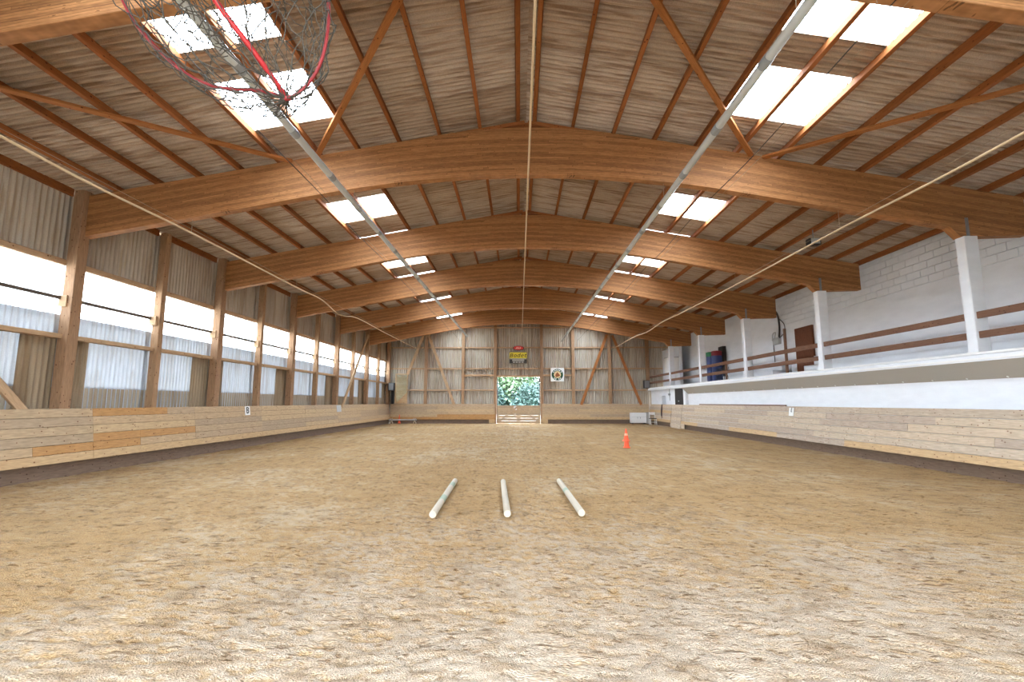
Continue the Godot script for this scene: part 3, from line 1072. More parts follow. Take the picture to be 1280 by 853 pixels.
# ================================================================ kickboards
func make_kickboards():
	var rows = 6
	# left
	var t = thing("kickboard_wall", "long slanted kickboard wall of pale planks under the window strip", "kickboard", Vector3(-9.9, 0, 0))
	var top = Vector3(-0.1, 1.46, 0)
	var low = Vector3(0.05, 0.3, 0)
	var up = (top - low).normalized()
	var h = top.distance_to(low) / rows
	var joints = [2.5, 0.4, -3.0, -7.4, -11.2, -14.75, -18.6, -22.4, -26.4, -30.2, -33.9, -36.95]
	for j in joints.size() - 1:
		for r in rows:
			var c: Vector3 = low + up * (h * (r + 0.5))
			var zs = [joints[j], joints[j + 1]]
			if j == 3 and r == 1:
				zs = [joints[j], -9.8, joints[j + 1]]
			if j == 4 and (r == 1 or r == 2):
				zs = [joints[j], -12.6, joints[j + 1]]
			if j == 4 and r == 5:
				zs = [joints[j], -13.6, joints[j + 1]]
			for q in zs.size() - 1:
				var mat = M.board[rng.randi() % 5]
				if r == 0:
					mat = M.board_low
				if (j == 3 and r == 1 and q == 1) or (j == 4 and r == 1 and q == 0) or (j == 4 and r == 2) or (j == 4 and r == 5 and q == 0):
					mat = M.board_new
				var jit = up.cross(Vector3(0, 0, 1)) * rng.randf_range(-0.004, 0.004)
				bar(t, "plank", c + jit + Vector3(0, 0, zs[q] - 0.003), c + jit + Vector3(0, 0, zs[q + 1] + 0.003), 0.032, h - 0.007, mat, up, 0.005)
	bar(t, "base_board", Vector3(-0.06, 0.13, 2.5), Vector3(-0.06, 0.13, -36.95), 0.04, 0.38, M.base)
	# right
	t = thing("kickboard_wall", "long slanted kickboard wall of greyed planks below the white gallery", "kickboard", Vector3(9.9, 0, 0))
	top = Vector3(0.08, 1.45, 0)
	low = Vector3(-0.09, 0.27, 0)
	up = (top - low).normalized()
	h = top.distance_to(low) / rows
	for r in rows:
		var c: Vector3 = low + up * (h * (r + 0.5))
		var z = 2.5
		z -= [1.2, 3.4, 0.6, 2.6, 1.8, 3.9][r]
		var za = 2.5
		while za > -29.7:
			var zb = maxf(z, -29.7)
			var jit = up.cross(Vector3(0, 0, 1)) * rng.randf_range(-0.004, 0.004)
			bar(t, "plank", c + jit + Vector3(0, 0, za - 0.003), c + jit + Vector3(0, 0, zb + 0.003), 0.032, h - 0.008, M.board_low if r == 0 and rng.randf() < 0.6 else M.board_grey[rng.randi() % 4], up, 0.004)
			za = zb
			z = zb - rng.randf_range(3.6, 4.4)
	bar(t, "base_board", Vector3(0.07, 0.13, 2.5), Vector3(0.07, 0.13, -29.7), 0.04, 0.36, M.base)
	bar(t, "cap_strip", Vector3(0.1, 1.475, -18.3), Vector3(0.1, 1.475, -27.0), 0.05, 0.05, M.rail)
	bar(t, "foot_board", Vector3(-0.1, 0.16, -29.05), Vector3(-0.1, 0.16, -29.7), 0.03, 0.3, M.board_grey[2])
	# door in the kickboards and the length beyond it
	t = thing("kickboard_door", "slanted plank door in the greyed kickboards, reaching down to the sand", "door", Vector3(9.9, 0, -29.78))
	for r in rows + 1:
		var c: Vector3 = low + up * (h * (r - 0.5))
		bar(t, "plank", c, c + Vector3(0, 0, -1.9), 0.032, h - 0.005, M.board_grey[r % 4], up, 0.004)
	bar(t, "sill", Vector3(-0.1, 0.03, -0.05), Vector3(-0.1, 0.03, -1.85), 0.03, 0.09, M.board_grey[0])
	bar(t, "batten", Vector3(-0.05, 0.2, -0.15), Vector3(0.1, 1.3, -0.15), 0.03, 0.1, M.base, Vector3(0, 0, 1))
	bar(t, "batten", Vector3(-0.05, 0.2, -1.7), Vector3(0.1, 1.3, -1.7), 0.03, 0.1, M.base, Vector3(0, 0, 1))
	t = thing("kickboard_wall", "short kickboard length between the plank door and the far corner", "kickboard", Vector3(9.9, 0, -31.75))
	for r in rows:
		var c: Vector3 = low + up * (h * (r + 0.5))
		bar(t, "plank", c, c + Vector3(0, 0, -5.2), 0.032, h - 0.005, M.board_grey[(r + 1) % 4] if r % 3 else M.board_low, up, 0.004)
	bar(t, "base_board", Vector3(0.1, 0.13, 0.0), Vector3(0.1, 0.13, -5.2), 0.04, 0.36, M.base)
	# far end, either side of the gates
	for s in [[-9.88, -1.86, "far kickboard wall with an orange patch, between the mirror corner and the gates", 1], [1.74, 9.84, "far kickboard wall between the gates and the white cabinet corner", 2]]:
		var x0: float = s[0]
		var x1: float = s[1]
		t = thing("kickboard_wall", s[2], "kickboard", Vector3(x0, 0, FAR_Z + 0.12))
		for r in rows:
			var y = 0.29 + 0.196 * (r + 0.5)
			var cuts = [0.0, (x1 - x0) * (0.35 + 0.1 * (r % 3)), x1 - x0]
			for q in 2:
				var mat = M.board[(r * 2 + q) % 5]
				if r == 0 or (r == 1 and q == 1 and s[3] == 1):
					mat = M.board_new if s[3] == 1 else M.board_low
				bar(t, "plank", Vector3(cuts[q] + 0.003, y, 0), Vector3(cuts[q + 1] - 0.003, y, 0), 0.032, 0.19, mat, Vector3.UP, 0.004)
		bar(t, "base_board", Vector3(0, 0.12, -0.06), Vector3(x1 - x0, 0.12, -0.06), 0.03, 0.34, M.base)
		var ex: float = x1 - x0 - 0.22 if s[3] == 1 else 0.22
		block(t, "foot_board", Vector3(ex - 0.22, 0.0, -0.02), Vector3(ex + 0.22, 0.29, 0.014), M.board_low)

func make_gates():
	for s in [[-1.68, 1, "plank gate leaf with white note, on the speaker side of the far opening"], [1.58, -1, "plank gate leaf with slanting brace, on the emblem side of the far opening"]]:
		var t = thing("gate_leaf", s[2], "gate", Vector3(s[0], 0.005, FAR_Z + 0.08))
		var d: float = s[1]
		var W = 1.628
		for xx in [0.06, W - 0.06]:
			block(t, "stile", Vector3(minf(d * xx - 0.06, d * xx + 0.06), 0.0, -0.02), Vector3(maxf(d * xx - 0.06, d * xx + 0.06), 1.34, 0.02), M.girt)
		var ys = [0.09, 0.29, 0.49, 0.69, 0.89, 1.09, 1.268]
		for k in ys.size():
			bar(t, "slat", Vector3(0.0, ys[k], 0.035), Vector3(d * W, ys[k], 0.035), 0.026, 0.193 if k < 6 else 0.15, M.board[k % 5])
		bar(t, "brace", Vector3(d * 0.1, 0.1, 0.062), Vector3(d * (W - 0.12), 1.22, 0.062), 0.026, 0.13, M.board[1])
		if d > 0:
			block(t, "note", Vector3(W - 0.36, 1.02, 0.052), Vector3(W - 0.14, 1.3, 0.06), M.white_paint, 0.002)
			block(t, "latch_board", Vector3(W - 0.35, 0.45, 0.05), Vector3(W - 0.2, 0.75, 0.07), M.board_grey[0], 0.002)
	block(thing("gate_post", "short square wooden post at the foot of the gate, emblem side", "post", Vector3(1.72, 0, FAR_Z + 0.2)), "post", Vector3(-0.06, 0, -0.05), Vector3(0.06, 0.34, 0.05), M.board_low)

# ================================================================ lines under the roof
func make_roof_lines():
	# two runs of tubular light fittings
	for s in [[-3.86, -33.2, "grey tubular light fittings in a long run, window side of the ridge", 0.02], [3.36, -36.0, "grey tubular light fittings in a long run, gallery side of the ridge", -0.012]]:
		var t = thing("tube_light", s[2], "ceiling light", Vector3(s[0], 6.2, 0.0), "tubular light runs")
		var z = -1.2
		var seg = 1.62
		while z > s[1]:
			var zb = maxf(z - seg, s[1])
			var pts = [Vector3(-(z + 8) * s[3] * 0.4, 0, z), Vector3(-(zb + 8) * s[3] * 0.4, 0, zb + 0.02)]
			tube(t, "tube", pts, 0.064, M.tube, 14)
			var e: Vector3 = pts[1]
			tube(t, "joint", [e + Vector3(0, 0, 0.09), e + Vector3(0, 0, -0.11)], 0.071, M.tube_joint, 14)
			z = zb
		for bz in BEAM_Z:
			if bz > s[1]:
				var xx: float = -(bz + 8) * s[3] * 0.4
				tube(t, "hanger", [Vector3(xx, 0.05, bz - 0.1), Vector3(xx, beam_bottom(s[0] + xx) - 6.2 + 0.01, bz - 0.1)], 0.005, M.wire, 5)
	# thin dark cables beside the lights
	for s in [[-4.4, "thin dark cable beside the window-side light run"], [4.35, "thin dark cable beside the gallery-side light run"]]:
		var t = thing("cable", s[1], "cable", Vector3(s[0], 6.2, 0))
		var pts = []
		for k in 41:
			var z = -1.5 - 0.85 * k
			pts.append(Vector3(0.02 * sin(k * 0.9), -0.05 * absf(sin(PI * (z + 5.3) / BAY)), z))
		tube(t, "cord", pts, 0.008, M.cable, 5)
		var p2 = []
		for p in pts:
			p2.append(p + Vector3(0.14, -0.02, 0))
		tube(t, "wire", p2, 0.004, M.wire, 4)
		for bz in BEAM_Z:
			tube(t, "hanger", [Vector3(0, 0, bz - 0.1), Vector3(0, beam_bottom(s[0]) - 6.2 + 0.01, bz - 0.1)], 0.004, M.wire, 4)
	# pipe below the ridge
	var p = thing("sprinkler_pipe", "pale thin pipe running below the ridge the length of the hall", "pipe", Vector3(0.215, 6.6, 0))
	tube(p, "pipe", [Vector3(0, 0, 1.0), Vector3(-0.01, 0, -15), Vector3(0, 0, -35.2)], 0.02, M.rope, 8)
	for bz in BEAM_Z:
		tube(p, "hanger", [Vector3(0, 0.01, bz - 0.1), Vector3(0, beam_bottom(0.215) - 6.6 + 0.01, bz - 0.1)], 0.006, M.wire, 5)
	# hoses over the tracks
	var l = thing("water_hose", "slack cream hose hung below the beams on the window side", "hose", Vector3(-7.6, 5.5, 0))
	var pl = [Vector3(-0.05, 0.02, 0.5), Vector3(-0.02, 0.0, -5.3), Vector3(-0.02, -0.04, -8.0), Vector3(0, 0.0, -10.6), Vector3(0.02, -0.02, -15.9), Vector3(0.0, 0.02, -18.0), Vector3(-0.05, -0.17, -19.6), Vector3(-0.04, -0.16, -20.6), Vector3(0.0, 0.02, -22.2), Vector3(0.05, -0.02, -26.5), Vector3(0.1, -0.03, -31.8), Vector3(0.1, 0.0, -34.6)]
	tube(l, "hose", curve(pl, 6), 0.022, M.rope, 7)
	tube(l, "wire", [Vector3(-0.1, 0.12, 0.5), Vector3(-0.02, 0.12, -17), Vector3(0.1, 0.1, -34.6)], 0.005, M.wire, 4)
	var r = thing("water_hose", "slack cream hose hung below the beams on the gallery side", "hose", Vector3(7.2, 5.54, 0))
	var pr = [Vector3(0.3, 0.02, 0.5), Vector3(0.22, 0.0, -5.3), Vector3(0.2, -0.03, -8.0), Vector3(0.16, 0.0, -10.6), Vector3(0.1, -0.02, -15.9), Vector3(0.02, 0.0, -21.2), Vector3(-0.02, 0.05, -24.0), Vector3(-0.06, -0.06, -26.5), Vector3(-0.12, 0.05, -29.5), Vector3(-0.2, 0.0, -34.6)]
	tube(r, "hose", curve(pr, 6), 0.022, M.rope, 7)
	tube(r, "wire", [Vector3(0.25, 0.14, 0.5), Vector3(0.1, 0.1, -17), Vector3(-0.2, 0.1, -34.6)], 0.005, M.wire, 4)
	for bz in BEAM_Z:
		for q in [[l, -7.6, 5.5, 0.0], [r, 7.2, 5.54, 0.1]]:
			tube(q[0], "hanger", [Vector3(q[3], 0.0, bz - 0.1), Vector3(q[3], beam_bottom(q[1] + q[3]) - q[2] + 0.01, bz - 0.1)], 0.005, M.wire, 4)
	# floodlight under the roof by the gallery
	var f = thing("floodlight", "small dark floodlight under the roof above the gallery", "floodlight", Vector3(8.75, 6.3, -13.9))
	block(f, "housing", Vector3(-0.16, -0.08, -0.12), Vector3(0.16, 0.12, 0.1), M.dark, 0.02)
	block(f, "glass", Vector3(-0.13, -0.06, 0.1), Vector3(0.13, 0.1, 0.11), M.galv, 0.003)
	tube(f, "bracket", [Vector3(0, 0.1, 0), Vector3(0, 0.4, 0)], 0.015, M.steel, 6)

# ================================================================ things on the sand
func make_floor_things():
	var whites = flat(Color(0.73, 0.68, 0.6), 0.7)
	var green = flat(Color(0.59, 0.63, 0.55), 0.7)
	var defs = [
		[Vector3(-1.21, 0.045, -6.93), Vector3(-1.28, 0.045, -9.82), [0.3, 0.42, 0.74, 0.86], "white ground pole with pale green bands lying on the sand, window side"],
		[Vector3(-0.17, 0.045, -7.0), Vector3(-0.32, 0.045, -9.74), [], "plain white ground pole lying on the sand between two others"],
		[Vector3(0.88, 0.045, -7.06), Vector3(0.79, 0.045, -9.85), [0.55, 0.63], "white ground pole with one faint band lying on the sand, cone side"]]
	for d in defs:
		var a: Vector3 = d[0]
		var e: Vector3 = d[1]
		var t = thing("ground_pole", d[3], "pole", a, "three ground poles")
		var dir = (e - a).normalized()
		var L = a.distance_to(e)
		var cuts = [0.0]
		cuts.append_array(d[2])
		cuts.append(1.0)
		for k in cuts.size() - 1:
			var p0 = dir * L * cuts[k]
			var p1 = dir * L * cuts[k + 1]
			tube(t, "section", [p0, p1], 0.05, green if k % 2 else whites, 14)
		for q in [0.0, L]:
			tube(t, "end_cap", [dir * (q - 0.012), dir * (q + 0.012)], 0.046, whites, 14)
	# two stacked traffic cones
	var cone = [Vector2(0.0, 0.0), Vector2(0.135, 0.0), Vector2(0.135, 0.025), Vector2(0.1, 0.035), Vector2(0.085, 0.07), Vector2(0.06, 0.2), Vector2(0.022, 0.42), Vector2(0.016, 0.43), Vector2(0, 0.43)]
	var cm = lathe_mesh(cone, 20)
	var stripe = lathe_mesh([Vector2(0.0635, 0.19), Vector2(0.049, 0.27)], 20)
	var c1 = thing("traffic_cone", "lower orange traffic cone standing on the sand, under another cone", "cone", Vector3(3.8, 0.0, -17.38), "stacked orange cones")
	put(lathe_mesh([Vector2(0, 0), Vector2(0.13, 0.0), Vector2(0.13, 0.025), Vector2(0.1, 0.035), Vector2(0.09, 0.08), Vector2(0.07, 0.235), Vector2(0, 0.235)], 20), "body", M.orange, c1)
	var c2 = thing("traffic_cone", "upper orange traffic cone set on top of another cone", "cone", Vector3(3.79, 0.235, -17.38), "stacked orange cones")
	put(cm, "body", M.orange, c2)
	put(stripe, "band", flat(Color(0.95, 0.62, 0.5), 0.5), c2)
	# low cavaletti at the far corner
	var v = thing("cavaletti", "low jump pole on small blocks in the far window-side corner", "jump", Vector3(-9.3, 0, -36.4))
	tube(v, "pole", [Vector3(-0.5, 0.28, 0.0), Vector3(1.6, 0.28, 0.0)], 0.05, M.galv, 12)
	for x in [-0.3, 1.45]:
		bar(v, "cross_leg", Vector3(x - 0.14, 0.02, -0.14), Vector3(x + 0.1, 0.4, 0.1), 0.06, 0.06, M.board_grey[1])
		bar(v, "cross_leg", Vector3(x + 0.14, 0.02, 0.14), Vector3(x - 0.1, 0.4, -0.1), 0.06, 0.06, M.board_grey[1])
	var c3 = thing("traffic_cone", "small orange cone behind the low jump in the far corner", "cone", Vector3(-9.1, 0.0, -36.75))
	put(cm, "body", M.orange, c3, Transform3D(Basis.IDENTITY.scaled(Vector3(0.9, 1.55, 0.9)), Vector3.ZERO))
	# white cabinet, side box and chair at the other corner
	var w = thing("cabinet", "white two-door cabinet on the sand in the far gallery-side corner", "cabinet", Vector3(8.84, 0, -36.3))
	block(w, "body", Vector3(-0.55, 0.08, -0.3), Vector3(0.55, 0.82, 0.28), M.white_paint, 0.012)
	for s in [-1, 1]:
		var dd = block(w, "door", Vector3(minf(s * 0.02, s * 0.52), 0.12, 0.28), Vector3(maxf(s * 0.02, s * 0.52), 0.78, 0.3), M.white_paint, 0.005)
		var hd = block(w, "handle", Vector3(s * 0.1 - 0.012, 0.4, 0.3), Vector3(s * 0.1 + 0.012, 0.52, 0.33), M.steel, 0.003)
		hd.reparent(dd, true)
		hd.name = "handle"
	block(w, "shelf_line", Vector3(-0.54, 0.5, 0.3), Vector3(0.54, 0.515, 0.306), M.galv, 0.002)
	for x in [-0.45, 0.45]:
		block(w, "foot", Vector3(x - 0.05, 0, -0.2), Vector3(x + 0.05, 0.08, 0.2), M.dark)
	var sb = thing("grey_bin", "grey box-shaped bin beside the white cabinet", "bin", Vector3(9.56, 0, -36.45))
	block(sb, "body", Vector3(-0.09, 0.03, -0.25), Vector3(0.16, 0.8, 0.25), M.galv, 0.01)
	block(sb, "lid", Vector3(-0.1, 0.8, -0.26), Vector3(0.17, 0.84, 0.26), M.steel, 0.008)
	block(sb, "skid", Vector3(-0.06, 0.0, -0.2), Vector3(0.13, 0.03, 0.2), M.dark)
	var ch = thing("folding_chair", "white framed chair with dark seat beside the cabinet corner", "chair", Vector3(9.5, 0, -34.7))
	for x in [-0.2, 0.2]:
		tube(ch, "rear_leg", [Vector3(x, 0, -0.2), Vector3(x, 0.45, -0.16), Vector3(x, 0.9, -0.22)], 0.018, M.white_paint, 7)
		tube(ch, "leg", [Vector3(x, 0, 0.22), Vector3(x, 0.45, 0.18)], 0.018, M.white_paint, 7)
	block(ch, "seat", Vector3(-0.22, 0.43, -0.2), Vector3(0.22, 0.47, 0.2), M.dark, 0.01)
	block(ch, "backrest", Vector3(-0.2, 0.7, -0.23), Vector3(0.2, 0.88, -0.19), M.white_paint, 0.008)
	block(ch, "stretcher", Vector3(-0.2, 0.18, 0.19), Vector3(0.2, 0.21, 0.22), M.white_paint, 0.004)
	# cards on the kickboards
	var card = thing("letter_card", "white arena card with letter B on the kickboards under the windows", "sign", Vector3(-9.955, 1.3, -17.62))
	block(card, "card", Vector3(-0.003, -0.17, -0.16), Vector3(0.006, 0.15, 0.16), M.white_paint, 0.001)
	text(card, "letter", "B", 0.24, M.black, Transform3D(Basis(Vector3(0, 1, 0), PI / 2), Vector3(0.0085, 0.0, 0.0)))
	card.rotation.z = 0.128
	var card2 = thing("letter_card", "white arena card with small letter E on the greyed kickboards", "sign", Vector3(9.93, 1.26, -17.85))
	block(card2, "card", Vector3(-0.006, -0.16, -0.15), Vector3(0.003, 0.14, 0.15), M.white_paint, 0.001)
	text(card2, "letter", "E", 0.15, M.black, Transform3D(Basis(Vector3(0, 1, 0), -PI / 2), Vector3(-0.0085, 0.05, 0.02)))
	card2.rotation.z = -0.143
	var card3 = thing("grey_plate", "plain grey plate at the top of the kickboards under the windows", "plate", Vector3(-9.952, 1.27, -26.6))
	block(card3, "plate", Vector3(-0.003, -0.2, -0.32), Vector3(0.008, 0.16, 0.32), M.galv, 0.001)
	card3.rotation.z = 0.128

func text(parent, called, words, size, mat, xf, depth = 0.004):
	var tm = TextMesh.new()
	tm.text = words
	var f = SystemFont.new()
	f.font_names = PackedStringArray(["Droid Sans"])
	f.font_weight = 700
	tm.font = f
	tm.font_size = 48
	tm.pixel_size = size / 48.0 * 1.35
	tm.depth = depth
	return put(tm, called, mat, parent, xf)

# ================================================================ things on the far wall
func make_far_things():
	var z = FAR_Z + 0.08
	# clock maker's board
	var s = thing("clock_sign", "yellow and dark sign board above the gate opening", "sign", Vector3(-0.07, 5.0, z))
	var yellow = flat(Color(0.85, 0.78, 0.22), 0.6)
	block(s, "case", Vector3(-0.68, -0.42, -0.1), Vector3(0.68, 0.45, 0.0), M.dark, 0.02)
	block(s, "yellow_panel", Vector3(-0.66, -0.03, 0.0), Vector3(0.66, 0.43, 0.015), yellow, 0.003)
	text(s, "lettering", "Bodet", 0.36, flat(Color(0.36, 0.32, 0.05), 0.6), Transform3D(Basis(Vector3(0.95, 0, 0), Vector3(0.2, 0.8, 0), Vector3(0, 0, 1)), Vector3(0, 0.19, 0.019)))
	var pale = flat(Color(0.72, 0.72, 0.7), 0.6)
	block(s, "line", Vector3(-0.64, -0.1, 0.0), Vector3(0.64, -0.05, 0.012), pale, 0.002)
	block(s, "line", Vector3(-0.46, -0.17, 0.0), Vector3(0.46, -0.12, 0.012), pale, 0.002)
	block(s, "line", Vector3(-0.46, -0.25, 0.0), Vector3(0.46, -0.19, 0.012), pale, 0.002)
	for k in 4:
		var x = -0.33 + 0.22 * k
		block(s, "digits", Vector3(x - 0.08, -0.38, 0.0), Vector3(x + 0.08, -0.3, 0.012), pale, 0.002)
	# red oval sign
	var o = thing("oval_sign", "small red oval sign with pale lettering above the yellow board", "sign", Vector3(-0.05, 5.76, z + 0.06))
	var el = lathe_mesh([Vector2(0, -0.04), Vector2(0.42, -0.04), Vector2(0.44, -0.02), Vector2(0.44, 0.02), Vector2(0.42, 0.04), Vector2(0, 0.04)], 32)
	put(el, "plaque", flat(Color(0.45, 0.12, 0.1), 0.5), o, Transform3D(Basis(Vector3(1, 0, 0), Vector3(0, 0, 1), Vector3(0, -0.4, 0)), Vector3.ZERO))
	var el2 = put(el, "red_field", flat(Color(0.85, 0.2, 0.15), 0.5), o, Transform3D(Basis(Vector3(0.85, 0, 0), Vector3(0, 0, 1), Vector3(0, -0.34, 0)), Vector3(0, 0, 0.006)))
	el2.name = "red_field"
	text(o, "lettering", "AU", 0.17, flat(Color(0.98, 0.78, 0.72), 0.5), Transform3D(Basis(Vector3(1.3, 0, 0), Vector3(0.25, 1, 0), Vector3(0, 0, 1)), Vector3(0, 0, 0.05)))
	# club emblem
	var e = thing("emblem_board", "white square board with green ring and brown horse head emblem", "sign", Vector3(2.94, 3.7, z + 0.05))
	block(e, "board", Vector3(-0.51, -0.52, -0.03), Vector3(0.51, 0.52, 0.0), M.white_paint, 0.006)
	var ring = new_b()
	for k in 40:
		var a0 = TAU * k / 40
		var a1 = TAU * (k + 1) / 40
		quad(ring, Vector3(cos(a0) * 0.27, sin(a0) * 0.27, 0.008), Vector3(cos(a0) * 0.44, sin(a0) * 0.44, 0.008), Vector3(cos(a1) * 0.44, sin(a1) * 0.44, 0.008), Vector3(cos(a1) * 0.27, sin(a1) * 0.27, 0.008))
	put(bake(ring), "green_ring", flat(Color(0.12, 0.28, 0.17), 0.7), e)
	var disc = new_b()
	var dp = []
	var du = []
	for k in 32:
		dp.append(Vector3(cos(TAU * k / 32) * 0.27, sin(TAU * k / 32) * 0.27, 0.006))
		du.append(Vector2.ZERO)
	fan(disc, dp, Vector3(0, 0, 1), du)
	put(bake(disc), "cream_field", flat(Color(0.86, 0.76, 0.56), 0.7), e)
	var head = new_b()
	prism(head, [Vector2(-0.12, -0.2), Vector2(0.04, -0.16), Vector2(0.06, -0.1), Vector2(0.18, -0.12), Vector2(0.2, -0.04), Vector2(0.1, 0.08), Vector2(0.03, 0.16), Vector2(-0.0, 0.2), Vector2(-0.05, 0.14), Vector2(-0.13, 0.05), Vector2(-0.17, -0.08)], 0.006, 0, 0, Transform3D(Basis.IDENTITY, Vector3(0, 0, 0.007)))
	put(bake(head), "horse_head", flat(Color(0.58, 0.33, 0.15), 0.7), e)
	for a in [60, 80, 100, 120, 145, 35, 230, 250, 290, 310]:
		var aa = deg_to_rad(a)
		var mk = block(e, "letter_mark", Vector3(-0.035, -0.045, 0.0), Vector3(0.035, 0.045, 0.004), M.white_paint, 0.001)
		mk.transform = Transform3D(Basis(Vector3(0, 0, 1), aa - PI / 2), Vector3(cos(aa) * 0.355, sin(aa) * 0.355, 0.008)) * mk.transform
	# corner mirror with a slanting board before it
	var m = thing("corner_mirror", "tall riding mirror with pale frame in the far corner", "mirror", Vector3(-9.05, 1.5, z + 0.12))
	m.rotation.y = deg_to_rad(16)
	m.rotation.x = deg_to_rad(5)
	var mirror = flat(Color(0.8, 0.84, 0.84), 0.04, 1.0)
	block(m, "glass", Vector3(-0.42, 0.05, 0.0), Vector3(0.42, 2.22, 0.012), mirror, 0.002)
	for x in [-0.43, 0.43]:
		block(m, "frame", Vector3(x - 0.04, 0.0, -0.02), Vector3(x + 0.04, 2.28, 0.03), M.board[0])
	block(m, "frame", Vector3(-0.46, 2.2, -0.02), Vector3(0.46, 2.28, 0.03), M.board[0])
	var tri = new_b()
	prism(tri, [Vector2(-0.38, 0.0), Vector2(0.42, 0.0), Vector2(0.42, 0.86)], 0.02, 0, 0, Transform3D(Basis.IDENTITY, Vector3(0, 0, 0.03)))
	put(bake(tri), "cover_board", M.board_low, m)
	# loudspeakers
	for q in [[Vector3(-9.77, 2.78, FAR_Z + 0.3), "dark loudspeaker on the corner post beside the mirror"], [Vector3(9.68, 2.95, FAR_Z + 0.3), "grey loudspeaker on the far wall at the gallery end"]]:
		var t = thing("loudspeaker", q[1], "loudspeaker", q[0])
		block(t, "cabinet", Vector3(-0.22, -0.3, -0.16), Vector3(0.22, 0.3, 0.18), flat(Color(0.22, 0.22, 0.23), 0.6), 0.03)
		block(t, "grille", Vector3(-0.18, -0.26, 0.18), Vector3(0.18, 0.26, 0.195), M.steel, 0.004)
		tube(t, "bracket", [Vector3(0, 0, -0.1), Vector3(0, 0.0, -0.32)], 0.03, M.steel, 6)
	# dark post below the first loudspeaker
	var dp2 = thing("dark_post", "dark upright post under the loudspeaker in the far corner", "post", Vector3(-9.77, 0.0, FAR_Z))
	block(dp2, "post", Vector3(-0.1, 0, -0.03), Vector3(0.1, 2.47, 0.03), M.dark)
	# halters hung by the door
	var h = thing("halter", "dark leather halter hung on the short kickboard length", "halter", Vector3(9.86, 1.35, -33.6))
	tube(h, "strap", curve([Vector3(0, 0.1, 0), Vector3(-0.03, -0.2, 0.1), Vector3(-0.06, -0.55, 0.05), Vector3(-0.05, -0.7, -0.05), Vector3(-0.03, -0.35, -0.12), Vector3(0, 0.1, 0)], 6), 0.03, M.black, 6)
	tube(h, "rope", curve([Vector3(-0.02, 0.0, 0.05), Vector3(-0.06, -0.4, 0.16), Vector3(-0.08, -0.85, 0.1)], 6), 0.025, flat(Color(0.3, 0.12, 0.1), 0.8), 6)
	var cb = thing("wall_pipe", "thin grey pipe with a valve on the white wall by the low door", "pipe", Vector3(10.05, 1.5, -32.4))
	tube(cb, "pipe", [Vector3(0, 0.45, 0), Vector3(-0.02, 0.7, 0.05), Vector3(0, 1.1, 0)], 0.03, M.galv, 7)
	block(cb, "valve", Vector3(-0.08, 0.55, -0.1), Vector3(0.02, 0.68, 0.1), M.steel, 0.01)
	tube(cb, "stub", [Vector3(0, 0.2, -0.0), Vector3(0, 0.47, 0)], 0.02, M.galv, 7)

